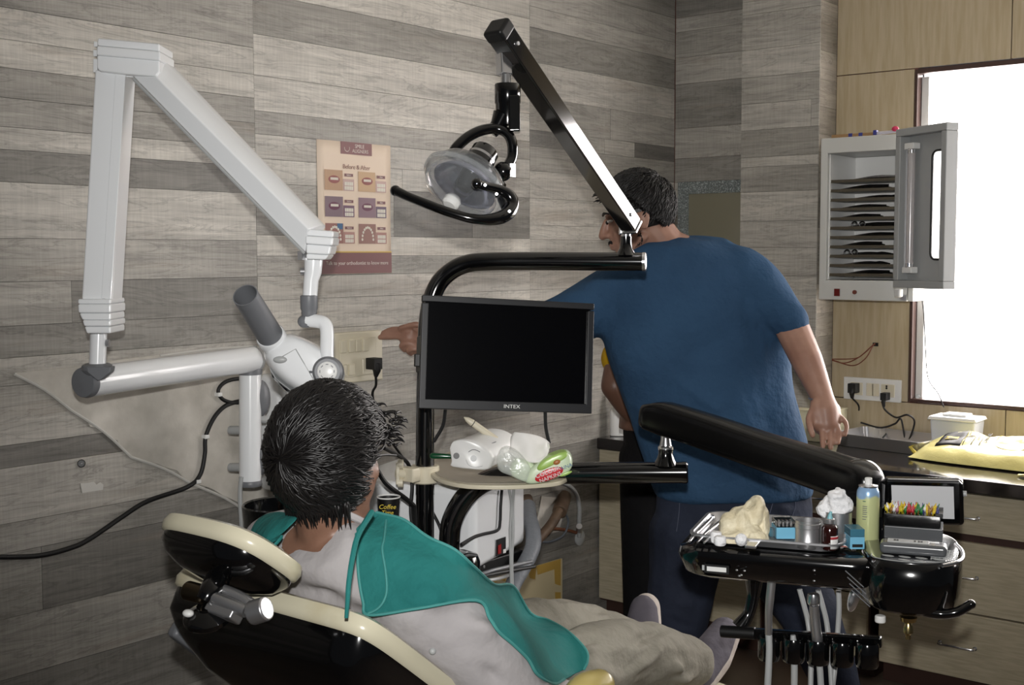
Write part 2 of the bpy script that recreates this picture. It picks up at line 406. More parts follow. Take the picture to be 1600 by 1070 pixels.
xp0 = onax(1, YP, 1157, 300).x; xp1 = onax(1, YP, 1278, 300).x
pil = structure(G().box(((xp0+xp1)/2, YP+.01+.08, 1.375), (xp1-xp0-.012, .16, 2.75)).obj('trim_1', 'joint', smooth=False))
zz = [2.75, 2.6, 2.5]+[onax(1, YP, 1158, y).z for y in (25, 80, 123, 164, 205, 247, 262, 301, 346, 387, 430, 475, 510, 560, 610, 660, 700)]+[.76]
rows_back(pil, xp0, xp1, YP, zz, [130, 140, 152, 142, 152, 146, 152, 130, 160, 128, 152, 154, 136, 152, 146, 150, 140, 152, 146, 140], {6: [xp0+.9*(xp1-xp0)]})
for i in range(len(zz)-1):
    for (x, a, b) in ((xp1-.003, YP+.006, YL), (xp0+.003, YP+.006, YB)):
        off = .03 if x > .6 else 0
        plank(pil, (x, (a+b)/2, (zz[i]+zz[i+1])/2-off), (TH, b-a-.001, zz[i]-zz[i+1]-.0012), random.choice((130, 136, 142, 148)), 3)
# beige laminate panels with their dark joints, round the window
wx0 = onax(1, YL, 1430, 107).x+.012; wx1 = 3.25; wz0, wz1 = .921, 2.19; xj = onax(1, YL, 1580, 90).x
def panel(x0, x1, zb, zt): G().box(((x0+x1)/2, YL+.005, (zb+zt)/2), (x1-x0-.004, .012, zt-zb-.004)).obj('panel', 'laminate', wb, smooth=False)
panel(xp1, xj, 2.194, 2.75); panel(xj, 2.7, 2.194, 2.75); panel(xp1, wx0-.012, .915, 2.194); panel(xp1, 1.404, .60, .915); panel(1.404, 2.7, .60, .915); panel(wx1+.012, 3.46, .915, 2.194); panel(2.7, 3.4, 2.194, 2.75)
G().box((.5, 4.4, 0), (.001, .001, .001)).v
wnd = structure(bpy.data.objects.new('window_1', None)); COL.objects.link(wnd); wnd.location = (wx0, YL, wz0); W[wnd] = Vector((wx0, YL, wz0))
fr = G()
for c, s_ in ((((wx0+wx1)/2, YL+.02, wz1-.008), (wx1-wx0, .055, .018)), (((wx0+wx1)/2, YL+.02, wz0+.004), (wx1-wx0, .055, .012)), ((wx0-.004, YL+.02, (wz0+wz1)/2), (.01, .055, wz1-wz0)), ((wx1, YL+.02, (wz0+wz1)/2), (.01, .055, wz1-wz0))): fr.box(c, s_)
fr.obj('window_frame', 'maroon', wnd, bevel=.001)
G().box((wx0+.016, YL+.05, (wz0+wz1)/2-.01), (.028, .03, wz1-wz0-.03)).obj('window_channel', 'whitep', wnd, bevel=.002)
G().box(((wx0+wx1)/2, YL+.07, (wz0+wz1)/2), (wx1-wx0, .006, wz1-wz0)).obj('pane', 'pane', wnd, smooth=False)
fl_ = structure(G().box((2.6, 2.0, -.02), (5.4, 5.6, .04)).obj('floor', 'floor', smooth=False))
ce = structure(G().box((2.6, 2.0, 2.79), (5.4, 5.6, .06)).obj('ceiling', 'ceil', smooth=False))
# ------------------------------------------------------------------ counter and cabinets
CF = 4.015; CT = .76
t = thing('worktop', 'black polished stone worktop running under the window', 'worktop', (1.6, 4.3, CT-.05))
G().box((1.7, 4.305, CT-.0225), (3.36, .645, .045)).obj('slab', 'granite', t, bevel=.004)
def handle(par, x, z, w_=.115):
    G().tube([(x-w_/2, CF, z), (x-w_/2, CF-.022, z), (x-w_/2+.008, CF-.026, z), (x+w_/2-.008, CF-.026, z), (x+w_/2, CF-.022, z), (x+w_/2, CF, z)], .0042, 8).cyl((x-w_/2, CF+.0, z), (x-w_/2, CF-.004, z), .007, n=12).cyl((x+w_/2, CF, z), (x+w_/2, CF-.004, z), .007, n=12).obj('handle', 'chrome', par)
def cab(x0, x1, label, zs, hx=None, hz=()):
    t = thing('cabinet_unit', label, 'cabinet', ((x0+x1)/2, 4.32, 0), 'cabinets under the worktop')
    G().box(((x0+x1)/2, 4.31, .40), (x1-x0, .555, .62)).box(((x0+x1)/2, 4.33, .0455), (x1-x0, .5, .089)).obj('carcass', 'maroon', t, smooth=False)
    for i in range(len(zs)-1):
        nm = 'door' if len(zs) == 2 else 'drawer'
        d = G().box(((x0+x1)/2, CF+.011, (zs[i][0]+zs[i+1][1])/2 if False else (zs[i][0]+zs[i+1][1])/2), (x1-x0-.012, .02, zs[i][0]-zs[i+1][1])).obj(nm, 'lamfront', t, bevel=.0015)
        if hz: handle(d, hx, hz[i])
    return t
cab(.004, .73, 'beige laminate cabinet front at the left wall, behind the standing men', [(.708, 0), (0, .10)])
zs3 = [(.705, 0), (.555, .568), (.304, .310), (0, .088)]
def drawers(x0, x1, label, hx):
    t = thing('drawer_unit', label, 'cabinet', ((x0+x1)/2, 4.32, 0), 'drawer units under the worktop')
    G().box(((x0+x1)/2, 4.31, .40), (x1-x0, .555, .62)).box(((x0+x1)/2, 4.33, .0425), (x1-x0, .5, .083)).obj('carcass', 'maroon', t, smooth=False)
    for (zt, zb, hz) in ((.706, .572, .630), (.545, .312, .432), (.306, .086, .196)):
        d = G().box(((x0+x1)/2, CF+.009, (zt+zb)/2), (x1-x0-.012, .02, zt-zb)).obj('drawer', 'lamfront', t, bevel=.0015)
        handle(d, hx, hz)
drawers(.76, 1.146, 'three-drawer beige cabinet hidden behind the blue shirted man', .95)
drawers(1.178, 1.79, 'wide beige drawer unit with chrome bow handles at the right edge', 1.455)
drawers(1.81, 2.4, 'beige drawer unit next to the wide one, past the yellow bag', 2.1)
# ------------------------------------------------------------------ things on the back wall
# mirror with glitter border
t = thing('glitter_frame', 'wall mirror with silver glitter border and painted olive reflection beside the plank pillar', 'frame', (.2, YB, 1.4))
mx0, mx1, mz0, mz1 = .025, .40, 1.32, 1.80; b = .052
g = G()
for c, s_ in ((((mx0+mx1)/2, YB-.006, mz1-b/2), (mx1-mx0, .012, b)), (((mx0+mx1)/2, YB-.006, mz0+b/2), (mx1-mx0, .012, b)), ((mx0+b/2, YB-.006, (mz0+mz1)/2), (b, .012, mz1-mz0-2*b)), ((mx1-b/2, YB-.006, (mz0+mz1)/2), (b, .012, mz1-mz0-2*b))): g.box(c, s_)
g.obj('glitter_border', 'glitter', t, bevel=.002)
G().box(((mx0+mx1)/2, YB-.003, (mz0+mz1)/2), (mx1-mx0-2*b, .004, mz1-mz0-2*b)).obj('mirror_panel', mat('olive_painted_reflection', (128, 124, 106), .25, coat=.3), t, smooth=False)  # mirror glass: its reflection of the room is painted as flat olive grey
# uv instrument cabinet
YS = 4.36; sx0, sx1, sz0, sz1 = .784, 1.150, 1.318, 1.925
t = thing('instrument_cabinet', 'pale grey wall sterilising cabinet with open door beside the window', 'cabinet', (.97, 4.5, 1.318))
g = G(); fx0, fx1, fz0, fz1 = sx0+.028, sx1-.02, 1.392, 1.868
D = YL-YS-.004; yc = YS+D/2
g.box((sx0+.014, yc, (sz0+sz1)/2), (.028, D, sz1-sz0)).box((sx1-.010, yc, (sz0+sz1)/2), (.02, D, sz1-sz0)).box(((sx0+sx1)/2, yc, (fz1+sz1)/2), (sx1-sx0-.047, D, sz1-fz1)).box(((sx0+sx1)/2, yc, (sz0+fz0)/2), (sx1-sx0-.047, D, fz0-sz0)).box(((sx0+sx1)/2, YL-.012, (fz0+fz1)/2), (fx1-fx0, .012, fz1-fz0))
M['cabgrey'] = mat('pale_grey_enamel', (200, 200, 196), .35)
M['doorgrey'] = mat('grey_enamel_door', (158, 160, 160), .35)
g.obj('body', 'cabgrey', t, bevel=.003)
G().box(((fx0+fx1)/2, YL-.024, (fz0+fz1)/2), (fx1-fx0-.004, .004, fz1-fz0-.004)).box((fx0+.003, yc, (fz0+fz1)/2), (.004, D-.03, fz1-fz0-.006)).obj('steel_lining', 'bright', t, smooth=False)
M['trayedge'] = mat('dull_steel_shelf', (96, 90, 78), .4, metal=.6)
zsh = np.linspace(1.760, 1.408, 11)
inst = []
for i, z in enumerate(zsh):
    G().box(((fx0+fx1)/2, YS+.085, z), (fx1-fx0-.006, .13, .0035)).box(((fx0+fx1)/2, YS+.024, z+.004), (fx1-fx0-.006, .004, .011)).obj('shelf', 'trayedge', t, smooth=False)
    inst.append(z+.003)
s = G().box((sx0+.075, YS-.002, sz0+.028), (.022, .006, .028)).obj('power_switch', mat('red_switch', (96, 20, 20), .3), t, bevel=.001)
G().cyl((sx0+.145, YS+.001, sz0+.03), (sx0+.145, YS-.006, sz0+.03), .008).obj('indicator_lamp', mat('brown_lamp', (110, 60, 50), .3), t)
G().box((sx1-.035, YS-.003, sz0+.014), (.02, .008, .02)).obj('lower_hinge', 'steel', t)
# open door
ha, hb = P(1397, 330, 4.30), P(1476, 330, 4.05)
mdoor = frame(Vector((ha.x, ha.y, 0)), Vector((hb.x-ha.x, hb.y-ha.y, 0)), (0, 0, 1))
dw = (Vector((hb.x-ha.x, hb.y-ha.y, 0))).length; dz0, dz1 = 1.372, 1.925
d = G()
rim = .028; dep = .045
def ring(x0, x1, z0, z1, w0, d0, d1):
    q = G()
    q.box(((x0+x1)/2, z1-w0/2, (d0+d1)/2), (x1-x0, w0, d1-d0)); q.box(((x0+x1)/2, z0+w0/2, (d0+d1)/2), (x1-x0, w0, d1-d0))
    q.box((x0+w0/2, (z0+z1)/2, (d0+d1)/2), (w0, z1-z0-2*w0, d1-d0)); q.box((x1-w0/2, (z0+z1)/2, (d0+d1)/2), (w0, z1-z0-2*w0, d1-d0)); return q
q = ring(0, dw, dz0, dz1, .026, -.05, 0)
# plate with a tall rounded window slot
sy0, sy1, rr = dz0+.10, dz1-.085, .022
def slot(x0, x1, y0, y1, r, n=6):
    out = []
    for cx, cy, a0 in ((x1-r, y1-r, 0), (x0+r, y1-r, 90), (x0+r, y0+r, 180), (x1-r, y0+r, 270)):
        for k in range(n+1):
            a = math.radians(a0+90*k/n); out.append((cx+r*math.cos(a), cy+r*math.sin(a)))
    return out
sa, sb_ = dw*.56, dw*.80; sl = slot(sa, sb_, sy0, sy1, rr); pl_ = G()
X0, X1, Z0_, Z1_ = .018, dw-.018, dz0+.018, dz1-.018
for a_, b_, c_, e_ in ((X0, sa, Z0_, Z1_), (sb_, X1, Z0_, Z1_), (sa, sb_, sy1, Z1_), (sa, sb_, Z0_, sy0)): pl_.box(((a_+b_)/2, (c_+e_)/2, -.044), (b_-a_, e_-c_, .006))
for (cx, cy, qx, qy) in ((sb_, sy1, -1, -1), (sa, sy1, 1, -1), (sa, sy0, 1, 1), (sb_, sy0, -1, 1)):
    pl_.prism([(cx, cy, -.047)]+[(cx+qx*rr-qx*rr*math.sin(a), cy+qy*rr-qy*rr*math.cos(a), -.047) for a in np.linspace(0, PI/2, 6)], (0, 0, .006))
dr = q.xf(mdoor).obj('door', 'doorgrey', t, bevel=.003)
pl_.xf(mdoor).obj('door_panel', 'doorgrey', dr)
G().tube([(x, y, -.040) for x, y in sl+[sl[0]]], .004, 6).xf(mdoor).obj('slot_gasket', 'rubber', dr)
G().prism([(x, y, -.046) for x, y in sl], (0, 0, .002)).xf(mdoor).obj('slot_window', 'glass', dr, smooth=False)
tb = G().cyl((dw*.24, dz0+.07, -.02), (dw*.24, dz1-.07, -.02), .0135, n=16).xf(mdoor).obj('uv_tube', mat('opal_tube', (205, 200, 200), .15, trans=.3), dr)
for zc in (dz0+.062, dz1-.062):
    G().box((dw*.24, zc-math.copysign(.012, .0+zc-1.6)*0, -.022), (.05, .022, .03)).xf(mdoor).obj('tube_holder', 'whitep', dr, bevel=.003)
    G().cyl((dw*.24, zc+(.012 if zc < 1.6 else -.012), -.02), (dw*.24, zc+(.024 if zc < 1.6 else -.024), -.02), .0145, n=16).xf(mdoor).obj('tube_cap', 'chrome', dr)
G().box((dw*.10, (dz0+dz1)/2, -.03), (.022, dz1-dz0-.12, .003)).xf(mdoor).obj('reflector', 'chrome', dr, smooth=False)
G().box((-.006, dz0-.02, -.03), (.03, .03, .02)).xf(mdoor).obj('hinge_knob', 'whitep', dr, bevel=.006)
# instruments in the cabinet
M['inst'] = mat('dark_steel', (105, 105, 108), .25, metal=1)
kinds = ['tweezers', 'forceps', 'dental_probe', 'spatula', 'dental_mirror', 'scissors', 'forceps', 'dental_probe', 'pliers', 'forceps', 'spatula']
lab = {0: 'thin steel instrument lying on the top shelf of the wall cabinet'}
words = ['topmost', 'second', 'third', 'fourth', 'fifth', 'sixth', 'seventh', 'eighth', 'ninth', 'tenth', 'lowest']
for i, z in enumerate(inst):
    r = random.Random(i); x0_ = fx0+r.uniform(.02, .09); L_ = r.uniform(.14, .19); hb_ = r.uniform(.008, .02)
    k = kinds[i]; y_ = YS+.04
    tt = thing(k, 'steel %s lying on the %s shelf of the open wall cabinet' % (k.replace('_', ' '), words[i]), 'instrument', (x0_, y_, z), 'instruments in the wall cabinet')
    G().tube([(x0_, y_, z+.004), (x0_+L_*.4, y_+.01, z+.006+hb_*.4), (x0_+L_, y_+.03, z+hb_)], [.0025, .004, .0075, .004], 8, smooth=5).obj('shank', 'inst', tt)
    G().tube([(x0_+L_*.45, y_+.03, z+.004), (x0_+L_*.8, y_+.035, z+.012), (x0_+L_*1.05, y_+.04, z+.008)], [.003, .006, .002], 8, smooth=4).obj('handle', 'inst', tt)
    if k in ('pliers', 'scissors'):
        for s_ in (0, .03): G().tube([(x0_+.03+s_+.011*math.cos(a), y_, z+.013+.011*math.sin(a)) for a in np.linspace(0, 2*PI, 14)], .003, 6, caps=False).obj('finger_ring', 'inst', tt)
# sticks and brush on top of it
zt = sz1
t = thing('taped_stick', 'tan flat stick with blue tape on top of the wall cabinet', 'stick', (.9, YS+.05, zt))
G().box((.905, YS+.05, zt+.008), (.19, .03, .014)).obj('stick', mat('tan_wood', (150, 118, 80), .6), t, bevel=.001)
for x in (.885, .925): G().box((x, YS+.05, zt+.008), (.015, .032, .016)).obj('tape', mat('blue_tape', (48, 56, 130), .4), t)
t = thing('toothbrush', 'blue and pink toothbrush in a wrapper on top of the wall cabinet', 'toothbrush', (1.04, YS+.03, zt))
G().tube([(.98, YS+.03, zt+.008), (1.06, YS+.03, zt+.012), (1.12, YS+.03, zt+.016)], [.007, .005, .006], 8, smooth=4).obj('handle', mat('silver_wrap', (190, 186, 196), .3), t)
G().ell((1.06, YS+.028, zt+.021), (.013, .01, .01)).obj('pink_grip', mat('pink', (200, 50, 90), .4), t)
for x in (.985, 1.115): G().box((x, YS+.03, zt+.012), (.014, .018, .018)).obj('blue_end', mat('blue_end', (50, 54, 130), .4), t, bevel=.002)
# sockets and wires
def on(x, y, o=0.): return onax(1, YL-.001-o, x, y)
def plate(name, label, cat, q, m, onf, th, grp=None):
    t = thing(name, label, cat, onf(q[0][0], q[0][1]), grp); nrm = onf(q[0][0], q[0][1], .01)-onf(q[0][0], q[0][1], 0)
    return t
c0, c1 = on(1320, 588), on(1409, 628)
t = thing('socket_plate', 'white socket and switch plate on the beige wall by the window', 'socket', (c0.x, YL, c1.z))
xa, xb, za, zb = c0.x, c1.x, c1.z-.003, c0.z
G().box(((xa+xb)/2, YL-.006, (za+zb)/2), (xb-xa, .012, zb-za)).obj('plate', 'whitep', t, bevel=.003)
for fx, wd in ((.24, .05), (.47, .03), (.57, .03), (.78, .055)): G().box((xa+(xb-xa)*fx, YL-.013, (za+zb)/2), (wd, .004, .05)).obj('module', 'cream', t, bevel=.002)
for dz in (.006, .014): G().cyl((xa+(xb-xa)*.76, YL-.014, (za+zb)/2+dz+.004), (xa+(xb-xa)*.76, YL-.0165, (za+zb)/2+dz+.004), .004, n=10).obj('pin_hole', 'blackm', t)
def plug(x, z, label, big, cable):
    t = thing('plug', label, 'plug', (x, YL-.02, z)); s_ = 1 if big else .75
    G().box((x, YL-.034, z), (.034*s_, .04, .038*s_)).tube([(x, YL-.04, z), (x, YL-.05, z-.02), (x, YL-.045, z-.04)], [.014*s_, .011*s_, .006], 10).obj('plug_body', 'rubber', t, bevel=.008, seg=3)
    G().tube(cable, .0035, 8, smooth=8).obj('cord', 'rubber', t)
xz = (za+zb)/2
plug(xa+(xb-xa)*.22, xz+.004, 'large black plug in the left socket by the window', True, [(xa+(xb-xa)*.22, YL-.045, xz-.035), on(1342, 635, .04), onz(1342, 660, .80), V(.95, 4.55, .765), onz(1398, 652, .84), onz(1382, 633, .88), onz(1355, 632, .87)])
plug(xa+(xb-xa)*.77, xz-.02, 'small black plug in the right socket by the window', False, [(xa+(xb-xa)*.77-.008, YL-.045, xz-.04), on(1383, 640, .05), on(1400, 652, .06), on(1418, 648, .07), on(1429, 660, .06), V(1.05, 4.59, .765), on(1408, 655, .05), on(1398, 662, .05), on(1375, 668, .06), on(1345, 660, .06)])
t = tag(G().tube([on(1368, 538, .0), on(1365, 538, .02), on(1350, 552, .03), on(1335, 560, .03), on(1300, 561, .02)], .0022, 6, smooth=8).tube([on(1368, 538, .0), on(1364, 540, .025), on(1352, 560, .035), on(1332, 571, .03), on(1300, 562, .02)], .0022, 6, smooth=8).tube([on(1368, 538, .0), on(1364, 539, .02), on(1342, 558, .025), on(1320, 567, .03), on(1300, 563, .02)], .0022, 6, smooth=8).obj('loose_wires', mat('brown_wire', (120, 66, 48), .5)), 'three thin brown wires coming out of a hole in the beige wall', 'wires')
t = tag(G().box(on(1368, 538, .001), (.022, .004, .014)).obj('wire_hole', 'blackm'), 'small dark hole in the beige wall where the wires come out', 'wall hole')
tag(G().tube([V(sx1-.01, YS+.03, sz0+.002), on(1441, 470, .1), on(1446, 540, .03), on(1450, 590, .03), on(1466, 615, .03), on(1475, 636, .03)], .0022, 6, smooth=8).obj('hanging_cord', 'rubber'), 'thin black cord hanging from the wall cabinet past the window', 'cord')
# things on the worktop
t = thing('cardboard_box', 'cream box on the worktop below the sockets', 'box', (.8, 4.5, CT))
G().box((.735, 4.50, CT+.058), (.15, .17, .115)).obj('box_body', mat('cream_card', (216, 210, 180), .6), t, bevel=.002)
G().box((.735, 4.50, CT+.119), (.155, .175, .007)).obj('lid', mat('cream_lid', (206, 198, 168), .6), t, bevel=.001)
G().box((.79, 4.412, CT+.11), (.03, .004, .012)).obj('dark_tab', 'blackm', t)
t = thing('steel_tray', 'steel tray with brown stained bottom on the worktop', 'tray', (1.0, 4.45, CT))
def open_tray(o, w_, d_, h_, r, m, parent, rot=0., lip=.006, th=.003):
    mt = Matrix.Translation(Vector(o))@Matrix.Rotation(rot, 4, 'Z'); rows = []
    def rr_(w2, d2, rad, z, n=5):
        out = []
        for cx, cy, a0 in ((w2/2-rad, d2/2-rad, 0), (-w2/2+rad, d2/2-rad, 90), (-w2/2+rad, -d2/2+rad, 180), (w2/2-rad, -d2/2+rad, 270)):
            for k in range(n+1):
                a = math.radians(a0+90*k/n); out.append(Vector((cx+rad*math.cos(a), cy+rad*math.sin(a), z)))
        return out
    sec = [rr_(w_-.02, d_-.02, r, 0), rr_(w_, d_, r, h_), rr_(w_+2*lip, d_+2*lip, r+lip, h_), rr_(w_+2*lip, d_+2*lip, r+lip, h_-.004), rr_(w_+.001, d_+.001, r, h_-.005), rr_(w_-.018, d_-.018, r, -th)]
    sec2 = sec; g = G(); n = len(sec[0]); g.v = [p for s_ in sec2 for p in s_]
    g.f = [(i*n+k, i*n+(k+1) % n, (i+1)*n+(k+1) % n, (i+1)*n+k) for i in range(len(sec)-1) for k in range(n)]
    g.f += [tuple(range(n)), tuple((len(sec)-1)*n+k for k in range(n))]
    # the floor of the tray sits at z=0, its underside at -th
    return g.xf(mt).obj('tray_body', m, parent)
A_, B_ = onz(1312, 703, CT), onz(1402, 706, CT)
TRC = V(1.035, 4.475, CT+.004)
open_tray(TRC, .36, .235, .046, .02, 'steel', t, rot=-.12)
G().ell(TRC+V(.0, .03, .001), (.10, .05, .0012)).obj('brown_stain', mat('brown_stain', (120, 70, 30), .35), t)
t = thing('plastic_container', 'translucent white plastic box with lid on the worktop by the window', 'container', (1.24, 4.53, CT))
bx = onax(1, 4.50, 1491, 670)
g = G()
def taper(c, w0, d0, w1, d1, h): return G().add([Vector(c)+Vector((sx_*ww/2, sy_*dd/2, zz_)) for zz_, ww, dd in ((0, w0, d0), (h, w1, d1)) for sx_, sy_ in ((-1, -1), (1, -1), (1, 1), (-1, 1))], [(3, 2, 1, 0), (4, 5, 6, 7), (0, 1, 5, 4), (1, 2, 6, 5), (2, 3, 7, 6), (3, 0, 4, 7)])
taper((bx.x, 4.53, CT+.001), .15, .10, .165, .115, .118).obj('box_body', mat('milky_plastic', (220, 224, 232), .35, trans=.25), t, bevel=.008, seg=3)
taper((bx.x, 4.53, CT+.119), .182, .13, .17, .12, .013).obj('lid', 'whitep', t, bevel=.004)
G().box((bx.x, 4.53, CT+.137), (.09, .07, .01)).obj('lid_grip', 'whitep', t, bevel=.004)
# yellow bag
t = thing('yellow_bag', 'yellow printed plastic bag lying on the worktop at the right edge', 'bag', (1.4, 4.35, CT))
bl = onz(1427, 716, CT); 
bc = V(1.515, 4.335, CT)
g = G(); rowsb = []
NX, NY = 44, 22
def bagz(u, v):
    e = (1-abs(u)**3.2)*(1-abs(v)**3.0); e = max(e, 0)**.55
    n_ = noise.noise(Vector((u*2.4, v*2.0, 3)))*.016+noise.noise(Vector((u*7+v*3, v*5, 9)))*.007
    return (.118*e+n_*e*1.6)*(.66+.34*v)
for s_ in (1, -1):
    for i in range(NX+1):
        r_ = []
        for j in range(NY+1):
            u, v = i/NX*2-1, j/NY*2-1
            wy = .125*(1-.25*abs(u)**4); x = u*.335; y = v*wy
            z = bagz(u, v) if s_ > 0 else .002
            r_.append(bc+V(x, y-.02*u, max(z, .003 if s_ > 0 else .001)+.003))
        rowsb.append(r_)
g.grid(rowsb[:NX+1]); g.grid(rowsb[NX+1:])
g.obj('bag_body', mat('yellow_film', (226, 216, 146), .28, coat=.3, bump=(16, .5, .01), c2=(214, 202, 126), scale=6), t, ang=180)
def bagp(x, y, dz=.004):
    u, v = x/.335, y/.115; return bc+V(x, y-.02*u, bagz(u, v)+.003+dz)
def bagpatch(x0, x1, y0, y1, m, nm, nx=8, ny=6, dz=.002):
    rows = [[bagp(x0+(x1-x0)*i/nx, y0+(y1-y0)*j/ny, dz) for j in range(ny+1)] for i in range(nx+1)]
    G().grid(rows).obj(nm, m, t, solid=.0006)
bagpatch(-.255, -.165, -.045, .06, 'blackm', 'printed_block')
bagpatch(.10, .145, -.05, .07, 'blackm', 'printed_block')
M['bagyel'] = mat('yellow_print', (226, 200, 60), .35); bagpatch(-.235, -.19, .0, .025, 'bagyel', 'printed_mark', dz=.003)
G().add([bagp(.02+.075*math.cos(a), .005+.06*math.sin(a), .0022) for a in np.linspace(0, 2*PI, 24, endpoint=False)], [tuple(range(24))]).obj('printed_disc', 'bagyel', t)
def bagtext(s, x, y, size, sx=1.):
    o = bagp(x, y, .003); tx = (bagp(x, y+.01)-bagp(x, y)).normalized(); ty = (bagp(x-.01, y)-bagp(x, y)).normalized()
    text(s, size, o, tx, ty, 'blackm', t, sx=sx)
for i, (s_, x, z_) in enumerate((('P820J', -.142, .026), ('AGE:', -.115, .016), ('CHANNEL', -.085, .016), ('URL', .125, .02))):
    if s_ == 'URL':
        M['bagt'] = M['bagyel']; o = bagp(x, .01, .004); tx = (bagp(x, .02)-bagp(x, .01)).normalized(); ty = (bagp(x-.01, .01)-bagp(x, .01)).normalized(); text('EURE', .036, o, tx, ty, 'bagyel', t)
    else: bagtext(s_, x, .015, z_)
for x in (-.158, -.128, -.1): bagpatch(x-.0012, x+.0012, -.04, .06, 'blackm', 'printed_line', 1, 6)
G().tube([bc+V(-.33, -.01, .01), bc+V(-.355, .0, .03), bc+V(-.345, .01, .035)], [.008, .006, .003], 6).obj('bag_corner', mat('yellow_film2', (220, 200, 90), .3), t)
t = thing('yellow_scrap', 'corner of another yellow bag at the worktop edge, cut by the frame', 'bag', onz(1600, 748, CT))
o_ = onz(1606, 746, CT)
G().grid([[o_+V(-.03+.03*i, -.012+.008*j+.004*i, .003+.008*math.sin(i*1.3+j)*.6+.004*i) for j in range(4)] for i in range(4)]).obj('film', mat('yellow_film3', (224, 210, 120), .3), t, solid=.003)
# glass pieces on the sill
for (x, y, lb, s_) in ((1512, 628, 'small clear glass jar on the window sill', .016), (1434, 628, 'tiny clear bead of glass at the left end of the sill', .008)):
    p = onax(1, YL+.02, x, y); t = thing('glass_jar', lb, 'jar', (p.x, YL+.02, wz0+.01))
    G().lathe([(s_*.9, 0), (s_, s_*.3), (s_, s_*1.3), (s_*.7, s_*1.6), (s_*.75, s_*1.9)], (p.x, YL+.02, wz0+.0105), (0, 0, 1), 16).obj('glass', 'glass', t)
# white bottle on the left end of the worktop
p = onz(963, 672, CT)
t = thing('pump_bottle', 'white plastic bottle with green leaf label on the far left worktop', 'bottle', (.12, 4.2, CT))
bo = onax(1, 4.08, 967, 668); bo.z = CT
G().loft([(bo+V(0, 0, z), RX*a, FW*b_) for z, a, b_ in ((0.001, .034, .02), (.004, .037, .023), (.1, .037, .023), (.125, .03, .02), (.138, .014, .014), (.15, .013, .013))], 20, pw=.6).obj('bottle_body', 'whitep', t)
for q_ in ((.012, .05), (.02, .075), (.006, .09), (.018, .1), (.024, .055)): G().ell(bo+RX*q_[0]-FW*.024+UP*q_[1], (.008, .004, .009)).obj('leaf_print', mat('green_print', (30, 96, 50), .5), t)
G().cyl(bo+UP*.15, bo+UP*.168, .015).obj('cap', 'whitep', t, bevel=.002)
# ------------------------------------------------------------------ poster
t = thing('poster', 'beige and maroon paper poster of before and after teeth photos on the wall', 'poster', lw(550, 430))
py0, py1, pz0, pz1 = 2.528, 2.842, 1.433, 1.841
def pb(y0, y1, z0, z1, m, nm, o=.0022, th=.0008, par=None, smooth=False):
    return G().box((o, (y0+y1)/2, (z0+z1)/2), (th, y1-y0, z1-z0)).obj(nm, m, par or t, smooth=smooth)
M['paper'] = mat('peach_paper', (240, 220, 200), .6); M['mar'] = mat('maroon_print', (134, 92, 92), .5); M['ptxt'] = mat('white_print', (228, 214, 208), .5); M['txt2'] = mat('brown_print', (150, 112, 100), .5)
rows = [[V(.0012+.0014*(1+math.sin(i*.9+j*.5)), py0+(py1-py0)*i/10, pz0+(pz1-pz0)*j/10) for j in range(11)] for i in range(11)]
G().grid(rows).obj('sheet', 'paper', t, solid=.0006)
PO = .0052
pb(py0+.001, py1-.001, pz0+.001, pz0+.066, 'mar', 'footer', PO); pb(py0+.003, py1-.001, pz0+.066, pz0+.070, mat('yellow_print2', (214, 180, 84), .5), 'footer_line', PO)
pb(2.623, 2.757, 1.803, 1.841, 'mar', 'header_block', PO)
LX, LY = V(0, 1, 0), V(0, 0, 1)
text('SMILE', .0165, (PO+.001, 2.703, 1.829), LX, LY, 'ptxt', t); text('ALIGNERS', .0155, (PO+.001, 2.706, 1.814), LX, LY, 'ptxt', t)
G().tube([(PO+.001, 2.649+.011*math.cos(a), 1.822+.011*math.sin(a)) for a in np.linspace(PI*.95, PI*2.1, 12)], .001, 5).obj('header_logo', 'ptxt', t)
text('Before & After', .0195, (PO, 2.69, 1.764), LX, LY, 'txt2', t); text('Talk to your orthodontist to know more', .0162, (PO+.001, 2.690, pz0+.033), LX, LY, 'ptxt', t)
skins = [((190, 154, 124), (200, 170, 162)), ((206, 172, 136), (204, 172, 164)), ((132, 110, 120), (128, 98, 118)), ((146, 118, 130), (112, 92, 112)), ((158, 112, 104), (184, 138, 130)), ((158, 118, 110), (180, 134, 126))]
M['teeth'] = mat('tooth_print', (232, 226, 214), .5); M['lip'] = mat('lip_print', (150, 88, 84), .5); M['lipv'] = mat('lip_print_violet', (110, 62, 84), .5); M['gum'] = mat('gum_print', (150, 84, 84), .5); M['bluep'] = mat('blue_print', (70, 110, 150), .5)
k = 0
